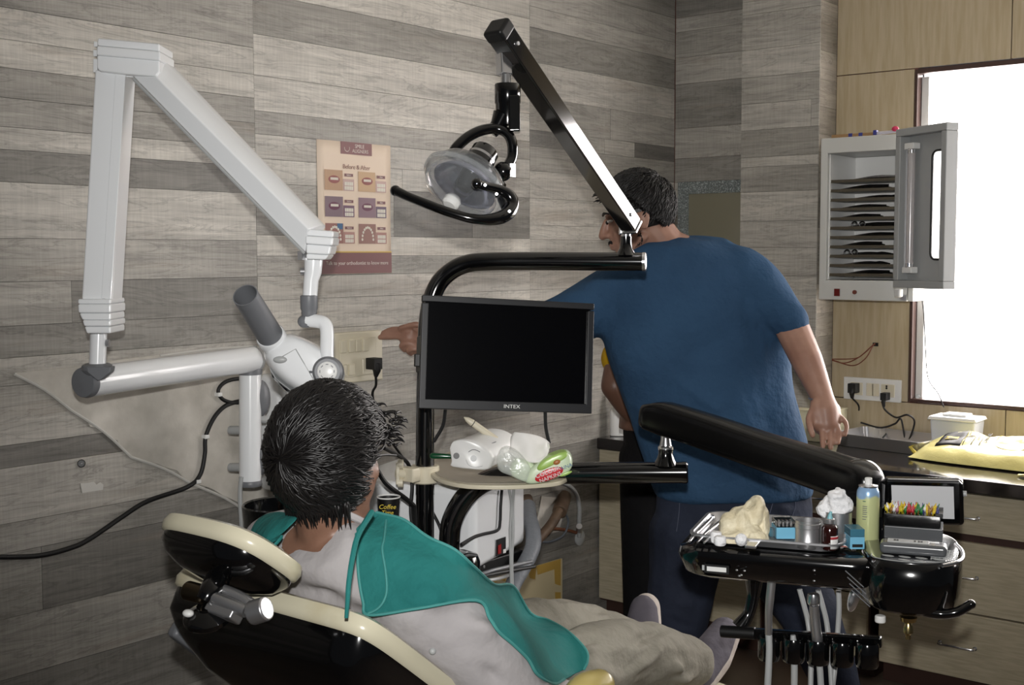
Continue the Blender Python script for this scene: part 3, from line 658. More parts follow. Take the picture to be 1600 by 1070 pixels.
for r_, zc in enumerate((1.721, 1.640, 1.558)):
    for c_, yc_ in enumerate((2.594, 2.735)):
        ca, cb = skins[k]
        ph = pb(yc_-.038, yc_+.036, zc-.031, zc+.031, mat('photo_print_%d' % k, ca, .5), 'face_photo', PO)
        pb(yc_+.038, yc_+.084, zc-.031, zc+.005, mat('small_photo_print_%d' % k, cb, .5), 'teeth_photo', PO)
        pb(yc_+.044, yc_+.080, zc+.013, zc+.022, 'mar', 'caption_tag', PO)
        text('Before' if c_ == 0 else 'After', .007, (PO+.0008, yc_+.062, zc+.0175), LX, LY, 'ptxt', t)
        if r_ < 2:
            G().ell((PO+.0006, yc_, zc+.002), (.0006, .024, .012)).obj('lips', 'lip' if r_ == 0 else 'lipv', ph)
            for q_ in range(6): G().box((PO+.0013, yc_-.0135+q_*.0054, zc+.004), (.0006, .0047, .0075)).obj('tooth', 'teeth', ph)
        else:
            for q_ in range(11):
                a = PI*q_/10; G().ell((PO+.0008, yc_+.024*math.cos(a), zc-.018+.038*math.sin(a)), (.0006, .004, .0045), nu=8, nv=6).obj('tooth', 'teeth', ph)
            if c_ == 0: G().box((PO+.0006, yc_+.022, zc+.022), (.0006, .022, .018)).obj('blue_corner', 'bluep', ph)
        for q_ in range(5):
            for zz_ in (0, 1): G().box((PO+.0009, yc_+.0465+q_*.0073, zc-.009-zz_*.0135), (.0006, .0062, .011)).obj('tooth', 'teeth', ph)
        k += 1
# ------------------------------------------------------------------ switch board on the left wall
t = thing('switch_board', 'cream switch board on the plank wall where the man points', 'switch', (0, 2.69, 1.1))
sy0_, sy1_, sz0_, sz1_ = 2.575, 2.782, 1.092, 1.252
G().box((.010, (sy0_+sy1_)/2, (sz0_+sz1_)/2), (.022, sy1_-sy0_, sz1_-sz0_)).obj('plate', 'cream', t, bevel=.005, seg=3)
G().box((.022, (sy0_+sy1_)/2-.008, (sz0_+sz1_)/2), (.004, sy1_-sy0_-.05, sz1_-sz0_-.04)).obj('inner_plate', 'cream', t, bevel=.002)
for y in (2.605, 2.640, 2.668, 2.700):
    k = G().box((.026, y, 1.209), (.009, .024, .040)).obj('rocker_switch', 'cream', t, bevel=.003)
    k.rotation_euler = (0, 0, 0)
for y in (2.605, 2.640): G().box((.026, y, 1.135), (.008, .026, .036)).obj('rocker_switch', 'cream', t, bevel=.003)
G().box((.025, 2.712, 1.140), (.005, .05, .05)).obj('socket_face', 'cream', t, bevel=.003)
t = thing('plug', 'black plug in the cream switch board with cord dropping behind the patient', 'plug', (.03, 2.715, 1.14))
G().box((.048, 2.715, 1.150), (.04, .036, .036)).tube([(.056, 2.715, 1.150), (.06, 2.715, 1.128), (.055, 2.715, 1.108)], [.018, .013, .006], 10).obj('plug_body', 'rubber', t, bevel=.009, seg=3)
G().tube([(.055, 2.715, 1.112), (.045, 2.725, 1.08), (.02, 2.735, 1.04), (.012, 2.79, .93), lw(640, 730, .012), lw(646, 745, .012), lw(640, 800, .012), lw(650, 850, .012)], .0042, 8, smooth=8).obj('cord', 'rubber', t)
# black cable clipped across the left wall
t = thing('wall_cable', 'long black cable clipped along the left plank wall and cement patch', 'cable', lw(320, 700))
G().tube([lw(x, y, .014) for x, y in ((430, 622), (368, 628), (340, 645), (322, 680), (320, 710), (312, 743), (290, 762), (230, 783), (190, 808), (140, 842), (110, 856), (60, 868), (0, 870), (-60, 868))], .0062, 10, smooth=8).obj('cable', 'rubber', t)
G().tube([lw(x, y, .015) for x, y in ((400, 590), (368, 592), (350, 598), (341, 610), (346, 622), (358, 628), (372, 629))], .0055, 10, smooth=8).obj('cable_loop', 'rubber', t)
for x, y in ((341, 616), (321, 682), (308, 752)): G().box(lw(x, y, .012), (.02, .016, .012)).obj('cable_clip', 'whitep', t, bevel=.003)
# plumbing low on the left wall
t = thing('angle_hose', 'pale braided hose ending in a round grey wall flange low on the plank wall', 'pipe', lw(905, 840))
G().lathe([(.03, 0), (.031, .006), (.022, .012), (.008, .014)], lw(905, 840, 0), (1, 0, 0), 24).obj('wall_flange', 'lgrey', t)
G().tube([lw(905, 838, .02), lw(905, 815, .04), lw(905, 790, .05), lw(898, 768, .05), lw(880, 755, .05), lw(850, 752, .05)], .0085, 10, smooth=6).obj('hose', 'lgrey', t)
G().cyl(lw(905, 832, .015), lw(905, 822, .05), .012).obj('nut', 'steel', t)
M['rust'] = mat('brown_pipe', (104, 84, 66), .6, c2=(80, 62, 48), scale=20)
t = thing('drain_elbow', 'brown dirty drain elbow coming out of a broken hole in the wall', 'pipe', lw(850, 815))
G().tube([lw(880, 782, .02), lw(872, 800, .05), lw(862, 818, .07), lw(845, 838, .08), lw(830, 852, .09)], .019, 14, smooth=5).obj('elbow', 'rust', t)
G().cyl(lw(882, 775, 0), lw(874, 800, .05), .028).obj('collar', 'rust', t, bevel=.003)
tag(G().tube([lw(835, 832, .06), lw(860, 826, .05), lw(885, 828, .03), lw(900, 832, .02)], .0065, 10, smooth=6).obj('brown_pipe', mat('orange_pipe', (120, 74, 50), .5)), 'thin reddish brown pipe running to the round flange', 'pipe')
tag(G().tube([lw(835, 846, .05), lw(860, 846, .04), lw(880, 836, .04), lw(888, 815, .04), lw(880, 795, .04)], .0045, 8, smooth=6).obj('grey_tube', mat('dark_tube', (90, 96, 104), .5)), 'thin dark grey tube looping beside the brown drain elbow', 'tube')
tag(G().prism([lw(x, y, .0005) for x, y in ((845, 775), (878, 778), (880, 800), (872, 830), (850, 836), (838, 815), (842, 795))], (.004, 0, 0)).obj('broken_plaster', 'plaster'), 'broken white plaster around the brown drain elbow', 'plaster')
t = thing('cardboard_sheet', 'pale board with torn yellow tape leaning against the lower left wall', 'board', lw(800, 950))
G().prism([lw(x, y, .012) for x, y in ((700, 905), (740, 912), (876, 872), (876, 1010), (700, 1010))], (.008, 0, 0)).obj('sheet', mat('pale_board', (198, 184, 148), .7), t)
M['tape'] = mat('yellow_tape', (188, 154, 76), .5)
for a in (((838, 884), (876, 873), (876, 886), (840, 898)), ((866, 886), (876, 886), (876, 915), (867, 912)), ((867, 925), (876, 925), (876, 945), (868, 941)), ((756, 907), (790, 897), (790, 908), (780, 905), (770, 914), (756, 918)), ((825, 887), (838, 884), (836, 905), (828, 903)), ((800, 894), (820, 889), (818, 897), (804, 906))):
    G().prism([lw(x, y, .0202) for x, y in a], (.0006, 0, 0)).obj('tape_remnant', 'tape', t, smooth=False)
# ================================================================== dental x-ray machine on the left wall
t = thing('xray_machine', 'white wall-mounted dental x-ray machine with long folding arm and grey cone', 'x-ray machine', lw(440, 680))
XM = t
# wall box
b0 = P(445, 670, 3.36)
fb = frame(P(440, 672, 3.30), FW*-.35+RX*1.0+V(0, .0, 0), UP)
wbm = Matrix.Translation(V(.065, 2.37, .98))
G().box((0, 0, 0), (.12, .20, .34)).xf(wbm).obj('control_box', 'white', t, bevel=.025, seg=4)
G().box((.062, .03, .02), (.004, .12, .2)).xf(wbm).obj('display_frame', 'lgrey', t, bevel=.001)
G().box((.065, .04, .03), (.003, .06, .03)).xf(wbm).obj('display', 'screen', t)
for dz in (.0, .085): G().cyl(P(388, 652+dz*600, 3.33), P(415, 655+dz*600, 3.36), .012, .012, 12).obj('hinge_bolt', 'lgrey', t)
ctop, cbot = P(391, 578, 3.30), P(391, 752, 3.30)
G().cyl(ctop, cbot, .0295, n=28).obj('column', 'white', t)
G().lathe([(.030, 0), (.0315, .004), (.0315, .012), (.029, .016)], cbot-UP*.012, UP, 28).obj('column_bottom_ring', 'grey', t)
for y, dy in ((622, 48), (714, 48)): G().ell(P(407, y, 3.315), (.022, .03, .05)).obj('hinge_pad', 'grey', t)
for y in (672, 730): G().cyl(P(360, y, 3.36), P(385, y, 3.33), .012, n=14).obj('hinge_bolt', 'lgrey', t)
G().lathe([(.0315, -.012), (.0325, .002), (.030, .02), (.024, .034), (.012, .052)], ctop, UP, 28).obj('column_top_collar', 'grey', t)
# big sloping tube
ta, tb_ = P(134, 597, 2.75), P(396, 561, 3.30)
ax = (tb_-ta).normalized()
G().cyl(ta, tb_, .0345, n=36).obj('swing_tube', 'white', t)
G().lathe([(.0355, .008), (.0358, .0), (.033, -.010), (.0, -.013)], ta, -ax*-1, 36).obj('tube_end_cap', 'grey', t)
G().lathe([(.0355, -.004), (.0355, .006), (.03, .012), (0, .014)], tb_, ax, 36).obj('tube_far_cap', 'lgrey', t)
# post and collar on the tube
pb_, pt_ = P(152, 583, 2.75), P(154, 520, 2.75)
G().lathe([(.022, -.012), (.034, .004), (.033, .014), (.026, .018)], P(152, 580, 2.752), UP, 28).obj('post_collar', 'grey', t)
G().prism([P(x, y, 2.706) for x, y in ((134, 573), (174, 573), (172, 582), (158, 594), (152, 595), (136, 582))], FW*.03).obj('collar_apron', 'grey', t, bevel=.003)
G().cyl(P(152, 580, 2.75), pt_, .0185, n=24).obj('post', 'white', t)
G().cyl(P(166, 536, 2.75), P(171, 536, 2.75), .0085, n=12).obj('lock_screw', 'steel', t)
def cover(pts, d, th, name='joint_cover', bev=.004): return G().ppx(pts, d, th).obj(name, 'white', t, bevel=bev, seg=2)
# lower joint of the first arm: stepped cover
cover([(121, 467), (173, 467), (173, 475), (121, 475)], 2.700, .10)
cover([(121, 475), (173, 475), (173, 489), (122, 489)], 2.697, .105)
cover([(123, 489), (173, 489), (173, 500), (128, 500)], 2.700, .10)
cover([(128, 500), (173, 500), (173, 510), (131, 510)], 2.697, .105)
cover([(131, 510), (173, 510), (173, 521), (135, 521)], 2.700, .10)
# first (upright) arm: two channels, one proud of the other
cover([(148, 108), (196, 116), (175, 470), (127, 468)], 2.715, .075, 'upright_arm', .005)
cover([(180, 114), (196, 116), (173.5, 468), (158, 466)], 2.711, .01, 'arm_cover_strip', .0015)
# head joint
cover([(152, 59), (249, 68), (249, 80), (151, 71)], 2.690, .11)
cover([(151, 71), (250, 80), (250, 95), (150, 86)], 2.684, .115)
cover([(151, 86), (249, 94), (249, 113), (244, 120), (195, 116), (155, 111), (151, 106)], 2.690, .10)
for a in ((146, 64, 73), (145, 77, 88), (145, 91, 113)): cover([(a[0], a[1]), (152, a[1]+1), (152, a[2]), (a[0], a[2])], 2.72, .07, 'hinge_plate', .002)
cover([(195, 116), (206, 117), (208, 121), (196, 120)], 2.72, .05, 'hinge_plate', .001)
# second (sloping) arm, two faces meeting on a crease
s1 = G(); A1, A2, A3 = (206, 117, 2.715), (244, 120, 2.69), (252, 90, 2.735)
B1, B2, B3 = (477, 394, 2.715), (482, 358, 2.69), (502, 352, 2.735)
v = [P(*q) for q in (A1, A2, A3)]+[P(*q) for q in (B1, B2, B3)]
s1.prism([P(*A1), P(*A2), P(*A3)], (0, 0, 0)); s1 = G()
back = FW*.07
v = [P(*A1), P(*A2), P(*A3), P(*A3)+back, P(*A1)+back, P(*B1), P(*B2), P(*B3), P(*B3)+back, P(*B1)+back]
s1.add(v, [(4, 3, 2, 1, 0), (5, 6, 7, 8, 9)]+[(i, (i+1) % 5, 5+(i+1) % 5, 5+i) for i in range(5)]).obj('sloping_arm', 'white', t, bevel=.003)
G().tube([P(209, 124, 2.712), P(476, 396, 2.712)], .0035, 6).obj('arm_edge_bead', 'lgrey', t)
# right joint cover, stepped
cover([(478, 357), (521, 361), (521, 371), (478, 368)], 2.695, .09)
cover([(477, 368), (521, 371), (519, 384), (477, 381)], 2.690, .10)
cover([(478, 381), (518, 384), (515, 398), (478, 396)], 2.695, .09)
cover([(478, 396), (514, 398), (508, 406), (478, 405)], 2.698, .085)
G().box(P(472, 399, 2.73), (.014, .014, .02)).obj('bracket', 'steel', t)
G().tube([P(490, 404, 2.74), P(489, 425, 2.74), P(486, 438, 2.74), P(484, 470, 2.74)], [.021, .0195, .017, .0165], 20).obj('head_post', 'white', t)
G().cyl(P(478, 424, 2.74), P(470, 424, 2.74), .0085, n=12).obj('lock_screw', 'steel', t)
G().lathe([(.0165, .036), (.0195, .034), (.0195, .006), (.017, .0), (.0175, -.004), (.015, -.012)], P(483, 486, 2.74), UP, 24).obj('swivel_sleeve', 'grey', t)
G().limb([P(475, 502, 2.74), P(482, 502, 2.74)], [.0145, .0145]).obj('yoke_knuckle', 'grey', t)
yk = crom([P(480, 500, 2.74), P(497, 502, 2.735), P(507, 506, 2.73), P(511, 518, 2.725), P(511, 555, 2.715), P(512, 578, 2.71)], 6)
G().tube(yk, .0155, 16, flat=FW).obj('yoke', 'white', t)
# tube head
hd = G()
hp = [(410, 548), (418, 537), (440, 525), (452, 519), (470, 525), (500, 540), (528, 562), (540, 580), (540, 594), (528, 606), (505, 613), (487, 620), (470, 614), (445, 600), (424, 580), (415, 565)]
cx_ = sum(p[0] for p in hp)/len(hp); cy_ = sum(p[1] for p in hp)/len(hp)
rings = []
for dpt, k in ((2.700, .60), (2.708, .80), (2.722, .95), (2.75, 1.0), (2.80, 1.0), (2.83, .92), (2.845, .7)):
    rings.append([P(cx_+(x-cx_)*k, cy_+(y-cy_)*k, dpt) for x, y in hp])
n = len(hp); hd.v = [p for r in rings for p in r]
hd.f = [(i*n+k, i*n+(k+1) % n, (i+1)*n+(k+1) % n, (i+1)*n+k) for i in range(len(rings)-1) for k in range(n)]+[tuple(range(n)), tuple((len(rings)-1)*n+k for k in range(n))]
ho = hd.obj('tube_head', 'white', t, ang=60, sub=1)
G().ppx([(458, 612), (432, 592), (420, 572), (424, 590), (446, 612), (470, 622), (487, 622)], 2.73, .06).obj('head_lower_band', 'lgrey', t, bevel=.004)
G().tube([P(436, 560, 2.703), P(462, 545, 2.700), P(500, 610, 2.703)], .0012, 5).obj('head_seam', 'lgrey', t)
ka, kb = P(514, 581, 2.715), P(510, 580, 2.66)
kax = (kb-ka).normalized()
G().lathe([(.034, 0), (.034, .02), (.0335, .03), (.028, .036)], ka, kax, 36).obj('angle_knob', 'grey', t)
kd = G().lathe([(.0215, .034), (.0215, .040), (.018, .042), (.0, .042)], ka, kax, 32).obj('knob_face', 'whitep', t)
u_, w__ = perp(kax)
for k in range(8):
    a = 2*PI*k/8; c = ka+kax*.0425+(u_*math.cos(a)+w__*math.sin(a))*.0155
    tn = (-u_*math.sin(a)+w__*math.cos(a)); G().bar(c-tn*.003, c+tn*.003, .0035, .002, kax).obj('knob_mark', 'grey', kd)
for k in range(10):
    a = math.radians(110+k*16); c = ka+kax*.003+(RX*math.cos(a)+UP*math.sin(a))*.0405; G().box(c, (.0025, .0025, .0025)).obj('scale_tick', 'grey', t)
G().box(P(485, 581, 2.70), (.010, .002, .005)).obj('scale_mark', 'grey', t, smooth=False)
G().ell(P(438, 562, 2.703), (.016, .006, .008), Matrix((RX, FW, UP)).transposed()).obj('badge', 'lgrey', t)
text('XRAY', .006, P(438, 562, 2.697), RX, UP, 'grey', t, name='badge_lettering') if False else None
# cone, open at its far end
c0, c1 = P(424, 527, 2.73), P(383, 461, 2.60)
cax = (c1-c0).normalized(); L_ = (c1-c0).length
G().lathe([(.0305, 0), (.0295, .01), (.0275, L_), (.0255, L_), (.0265, .02), (0, .02)], c0, cax, 40, caps=False).obj('cone', 'grey', t, ang=50)
G().lathe([(.033, -.014), (.033, .006), (.031, .01)], c0, cax, 40).obj('cone_collar', 'white', t)
G().tube([P(377, 745, 3.27), P(375, 770, 3.27), P(376, 800, 3.27), P(379, 850, 3.28), P(380, 900, 3.3)], .006, 8, smooth=5).obj('column_cord', 'lgrey', t)

# ================================================================== dental unit: posts and tubes
t = thing('dental_unit_stand', 'black dental unit post with curved light tube above and curved arm tube below', 'stand', P(668, 900, 3.15))
R1 = .0235
pole = [P(664, 905, 3.15), P(664, 700, 3.15), P(665, 600, 3.15), P(667, 520, 3.15), P(672, 478, 3.15), P(684, 445, 3.15), P(704, 424, 3.145), P(730, 412, 3.14), P(765, 408.5, 3.13), P(850, 408, 3.115), P(1004, 409, 3.08)]
G().tube(crom(pole, 8), R1, 28).obj('pole', 'black', t)
dx = (P(1004, 409, 3.08)-P(850, 408, 3.115)).normalized()
G().lathe([(.0245, -.004), (.0245, .004), (.02, .007), (0, .008)], P(1006, 409, 3.08), dx, 28).obj('tube_end_cap', 'chrome', t)
G().lathe([(.026, -.002), (.017, .014), (.0145, .03), (.0145, .045)], P(978, 397, 3.085), UP, 24).obj('light_socket', 'black', t)
G().cyl(P(978, 385, 3.085), P(978, 350, 3.085), .0125).obj('light_spigot', 'chrome', t)
G().bar(P(978, 366, 3.085), P(978, 350, 3.085), .034, .03, RX).obj('spigot_block', 'chrome', t, bevel=.002)
low = [P(702, 905, 3.10), P(702, 850, 3.10), P(706, 815, 3.10), P(722, 783, 3.10), P(745, 760, 3.10), P(775, 746, 3.09), P(815, 741, 3.08), P(900, 739, 3.06), P(1070, 738, 3.02)]
G().tube(crom(low, 8), .0268, 28).obj('lower_arm_tube', 'black', t)
dl = (low[-1]-low[-2]).normalized()
G().lathe([(.0275, -.006), (.0275, .004), (.024, .008), (0, .009)], low[-1], dl, 28).obj('lower_tube_cap', 'black', t)
G().lathe([(.030, -.006), (.022, .008), (.018, .02), (.018, .034)], P(1040, 722, 3.025), UP, 28).obj('arm_socket', 'black', t)
G().lathe([(.016, 0), (.019, .003), (.019, .010), (.015, .013), (.012, .03), (.012, .06)], P(1040, 704, 3.025), UP, 24).obj('arm_spigot', 'chrome', t)
G().lathe([(.056, -.30), (.056, .012), (.050, .028), (.03, .036), (0, .038)], P(716, 884, 3.10), UP, 32).obj('base_dome', 'black', t)
G().box(P(733, 893, 3.04), (.03, .02, .004)).obj('base_mark', 'lgrey', t)
base_top = P(716, 884, 3.10)
G().box((base_top.x-.03, base_top.y+.03, .28), (.24, .34, .56)).obj('base_column', 'black', t, bevel=.04, seg=4)
# ------------------------------------------------------------------ operating light
t = thing('operating_light', 'black dental operating light with clear round lamp shield on a glossy arm', 'lamp', P(978, 350, 3.085))
A, B = P(986, 352, 3.05), P(778, 46, 2.66)
n1 = V(.998, -.045, .02); axl = (B-A).normalized(); n1 = (n1-axl*n1.dot(axl)).normalized()
G().bar(A, B, .043, .040, n1, .050, .046).obj('light_arm', 'blackarm', t, bevel=.004, seg=3)
G().bar(A-axl*.003, A-axl*.010, .043, .040, n1).obj('arm_end_plate', 'chrome', t, bevel=.002)
up_e = B
G().bar(B-axl*.02, B+axl*.012, .054, .050, n1).obj('arm_head_cap', 'blackm', t, bevel=.008, seg=3)
for q in (.06, .93):
    c = A.lerp(B, q)+n1*(.0225 if q < .5 else .0265); G().cyl(c, c+n1*.003, .0045, n=12).obj('arm_screw', 'steel', t)
G().bar(P(786, 70, 2.70), P(788, 118, 2.70), .030, .026, RX*.8+FW*.6).obj('drop_block', 'chrome', t, bevel=.004)
G().cyl(P(790, 116, 2.70), P(790, 136, 2.70), .0115).obj('drop_pin', 'chrome', t)
G().lathe([(.0275, .0), (.029, -.003), (.029, -.042), (.027, -.045), (.026, -.09)], P(793, 131, 2.70), UP, 28).obj('drop_sleeve', 'black', t)
G().bar(P(803, 150, 2.69), P(804, 207, 2.69), .026, .034, RX).obj('sleeve_block', 'black', t, bevel=.004)
G().tube([P(786, 180, 2.70), P(778, 196, 2.70), P(768, 208, 2.70)], [.024, .018, .014], 14).obj('sleeve_neck', 'black', t)
hoop = [P(704, 248, 2.66), P(712, 232, 2.66), P(730, 215, 2.67), P(752, 204, 2.68), P(775, 201, 2.69), P(792, 208, 2.69), P(800, 224, 2.69), P(800, 245, 2.69), P(792, 262, 2.68), P(783, 276, 2.67)]
hq = crom(hoop, 5); g = G()
g.tube(hq, .012, 14, flat=FW).obj('yoke', 'black', t)
G().ell(P(785, 268, 2.66), (.022, .02, .022)).obj('yoke_joint', 'black', t)
G().box(P(800, 266, 2.66), (.006, .02, .03)).obj('joint_clip', 'chrome', t, bevel=.001)
# lamp: axis pointing down-left towards the patient
lc = P(727, 288, 2.60); lax = (-RX*.42-UP*.72-FW*.45).normalized()
M['shield'] = mat('clear_lamp_shield', (240, 244, 246), .03, trans=.85, ior=1.22, alpha=.6)
M['refl'] = mat('dichroic_reflector', (150, 152, 170), .12, metal=.85)
G().lathe([(.030, -.05), (.055, -.046), (.075, -.034), (.090, -.012), (.093, .0), (.092, .012), (.080, .03), (.055, .043), (.03, .048), (0.0, .05)], lc, lax, 40, caps=False).obj('lamp_shield', 'shield', t)
G().lathe([(.0935, -.006), (.0965, -.004), (.0965, .004), (.0935, .006)], lc, lax, 40, caps=False).obj('shield_rim', 'shield', t, solid=.002)
G().lathe([(.072, .006), (.06, -.012), (.045, -.028), (.028, -.036), (.02, -.037)], lc, lax, 40, caps=False).obj('reflector', 'refl', t, solid=.0015)
G().lathe([(.020, -.03), (.020, .0), (.016, .01), (0, .012)], lc, lax, 20).obj('bulb_shade', 'bezel', t)
G().lathe([(.0155, -.006), (.019, .0), (.019, .012), (.014, .017), (0, .018)], lc+lax*.044-RX*.006+UP*.0, lax, 24).obj('lens_knob', 'whitep', t)
G().lathe([(.038, -.044), (.038, -.052), (.031, -.06), (.0305, -.095), (.027, -.1), (0, -.101)], lc, lax, 28).obj('lamp_socket', 'black', t)
G().lathe([(.0315, -.072), (.0315, -.078)], lc, lax, 28).obj('socket_ring', 'chrome', t)
G().tube([P(766, 272, 2.64), P(775, 282, 2.64), P(786, 292, 2.63)], [.008, .012, .009], 12, smooth=3).obj('bracket', 'black', t)
G().bar(P(770, 278, 2.63), P(772, 286, 2.63), .01, .008, RX).obj('bracket_pin', 'chrome', t)
G().tube([P(618, 298, 2.50), P(640, 308, 2.48), P(670, 320, 2.465), P(700, 331, 2.46), P(735, 341, 2.46), P(765, 343, 2.47), P(788, 337, 2.49), P(800, 322, 2.51), P(796, 306, 2.51), P(780, 296, 2.50), P(760, 291, 2.48), P(746, 287, 2.46)], [.0105, .0095, .0095, .0095, .0095, .0105, .0135, .015, .0145, .012, .0095, .0095, .010], 16, smooth=6).obj('handle', 'black', t)
G().tube([P(792, 326, 2.52), P(786, 312, 2.56), P(778, 298, 2.60)], .012, 12, smooth=3).obj('handle_stem', 'black', t)
for q in (P(618, 298, 2.50), P(745, 287, 2.46)): G().ell(q, (.0115, .0115, .0115)).obj('handle_tip', 'black', t)
for a, b in ((758, 289), (776, 303), (796, 330)): G().cyl(P(a, b, 2.47), P(a, b, 2.46), .003, n=8).obj('handle_screw', 'steel', t)
# ------------------------------------------------------------------ monitor
tl, tr, bl_, br = P(661, 461, 2.905), P(931, 475, 3.0), P(652, 638, 2.885), P(919, 646, 2.98)
t = thing('monitor', 'black flat screen monitor mounted on the black post', 'monitor', (bl_+br)/2)
O = (tl+tr+bl_+br)/4; mm = frame(O, (tr-tl)+(br-bl_), (tl-bl_)+(tr-br))
mw = ((tr-tl).length+(br-bl_).length)/2; mh = ((tl-bl_).length+(tr-br).length)/2
q = G(); bz = .0155
for c, s_ in (((0, mh/2-bz/2, 0), (mw, bz, .02)), ((0, -mh/2+bz*.75, 0), (mw, bz*1.5, .02)), ((-mw/2+bz/2, 0, 0), (bz, mh-bz*2.4, .02)), ((mw/2-bz/2, 0, 0), (bz, mh-bz*2.4, .02))): q.box(c, s_)
q.xf(mm).obj('bezel', 'bezel', t, bevel=.002)
G().box((0, 0, -.004), (mw-bz, mh-bz, .012)).xf(mm).obj('screen', 'screen', t, smooth=False)
G().box((0, 0, -.022), (mw-.02, mh-.02, .025)).xf(mm).obj('back_shell', 'blackm', t, bevel=.01, seg=3)
G().box((-mw/2+.05, .0, -.08), (.08, .09, .10)).xf(mm).obj('bracket', 'blackm', t, bevel=.004)
G().box((-mw/2-.004, -.02, -.02), (.012, .03, .02)).xf(mm).obj('side_button', 'blackm', t, bevel=.002)
text('INTEX', .0125, mm@V(.012, -mh/2+.011, .0102), mm.to_3x3()@V(1, 0, 0), mm.to_3x3()@V(0, 1, 0), 'whitep', t, sx=1.15)
for x, y0_, x1_, y1_, x2_, y2_ in ((696, 640, 692, 665, 678, 690), (852, 644, 853, 668, 858, 692)):
    G().tube([P(x, y0_, 3.02), P(x1_, y1_, 3.03), P(x2_, y2_, 3.04)], .0045, 8, smooth=6).obj('monitor_cord', 'rubber', t)
# ------------------------------------------------------------------ beige shelf clamped on the post
zs_ = P(740, 752, 3.0).z
t = thing('post_shelf', 'beige oval shelf clamped on the black post under the monitor', 'shelf', P(665, 740, 3.12))
def sh(x, y): return onz(x, y, zs_)
out = crom([sh(x, y) for x, y in ((670, 727), (672, 738), (690, 749), (730, 757), (800, 758), (862, 754), (884, 748), (893, 738), (892, 728), (870, 718), (800, 706), (735, 703), (700, 706), (678, 716), (670, 727))], 4)[:-1]
G().prism([p-UP*.011 for p in out], UP*.011).obj('shelf_plate', 'cream', t, bevel=.003, seg=3)
G().prism([p.lerp(sh(780, 730), .06)+UP*.0003 for p in out], UP*.0012).obj('shelf_inlay', mat('worn_cream', (172, 164, 150), .5), t)
G().lathe([(.034, -.022), (.037, -.019), (.037, .019), (.034, .022)], P(664, 740, 3.15), UP, 28).obj('clamp_ring', 'cream', t)
G().box(P(640, 741, 3.10), (.05, .03, .036), ).obj('clamp_lug', 'cream', t, bevel=.004)
for y in (725, 754): G().cyl(P(622, y, 3.09), P(630, y, 3.09), .012, n=10).obj('wing_lobe', 'cream', t)
G().cyl(P(619, 740, 3.09), P(632, 740, 3.10), .013, n=14).obj('clamp_screw', 'cream', t, bevel=.002)
G().bar(P(622, 722, 3.09), P(622, 757, 3.09), .010, .02, RX).obj('wing_bar', 'cream', t, bevel=.003)
G().cyl(P(664, 772, 3.15), P(664, 712, 3.15), .0245).obj('clamp_liner', 'black', t)
G().tube([sh(795, 757)-UP*.008, P(799, 790, 3.0), P(797, 830, 3.0), P(798, 870, 3.0), P(799, 930, 3.0)], .0036, 8, smooth=4).obj('hanging_tube', 'lgrey', t)
G().tube([sh(803, 757)-UP*.008, P(801, 790, 3.0), P(802, 830, 3.0), P(800, 870, 3.0), P(801, 930, 3.0)], .0036, 8, smooth=4).obj('hanging_tube', 'lgrey', t)
# things on the shelf -------------------------------------------------
t = thing('white_curing_device', 'white plastic oval-ended device lying on the beige shelf', 'device', sh(745, 732))
dm = frame(P(738, 706, 2.985), P(765, 716, 2.99)-P(712, 700, 2.97), UP)
fa = (P(790, 692, 3.09)-P(742, 708, 2.985)).normalized()   # length axis, going away to the right
ring0 = [P(x, y, 2.97) for x, y in ((703, 700), (708, 690), (720, 687), (740, 690), (758, 700), (768, 714), (766, 726), (757, 734), (708, 729), (706, 720))]
rr_ = crom(ring0+[ring0[0]], 3)[:-1]; n = len(rr_); cc = sum(rr_, Vector())/n
bk = P(785, 688, 3.07)-P(738, 708, 2.97)
secs = [[cc+(p-cc)*.93-FW*.003 for p in rr_], rr_, [p+bk*.1 for p in rr_], [cc+(p-cc)*.97+bk*.12 for p in rr_], [cc+(p-cc)*.92+bk for p in rr_], [cc+(p-cc)*.7+bk*1.05 for p in rr_]]
for s_ in secs:
    for p in s_:
        if p.z < zs_+.001: p.z = zs_+.001
g = G(); g.v = [p for s_ in secs for p in s_]; g.f = [(i*n+k, i*n+(k+1) % n, (i+1)*n+(k+1) % n, (i+1)*n+k) for i in range(5) for k in range(n)]+[tuple(range(n)), tuple(5*n+k for k in range(n))]
g.obj('shell', 'whitep', t, ang=50)
nf = -FW
G().cyl(P(713, 712, 2.967), P(713, 712, 2.962), .0075, n=20).obj('black_button', 'blackm', t)
G().cyl(P(740, 716, 2.967), P(740, 716, 2.962), .0078, n=20).obj('grey_button', 'lgrey', t)
G().tube([P(732, 706, 2.963), P(738, 702.5, 2.963), P(744, 703, 2.963), P(750, 706, 2.963)], .0008, 5, smooth=3).obj('smile_line', 'grey', t)
G().tube([P(728, 718, 2.963), P(732, 726, 2.963), P(742, 730, 2.963), P(754, 728, 2.963)], .0005, 5, smooth=3).obj('face_line', 'lgrey', t)
text('SENSOR', .009, P(762, 697, 2.985)+UP*.012, (bk+RX*.0).normalized()*1, UP, 'grey', t, shear=.2) if False else None
G().tube([P(757, 697, 2.985), P(775, 690, 3.01)], .0012, 5).obj('side_mark', 'grey', t)
G().tube([P(750, 693, 2.985), P(783, 683.5, 3.05)], .0008, 5).obj('side_mark', 'grey', t)
t = thing('white_pen', 'white pen sticking up behind the white device on the shelf', 'pen', P(755, 674, 3.03))
pa, pb2 = P(760, 676, 3.03), P(727, 653, 3.02); pax = (pb2-pa).normalized(); pl2 = (pb2-pa).length
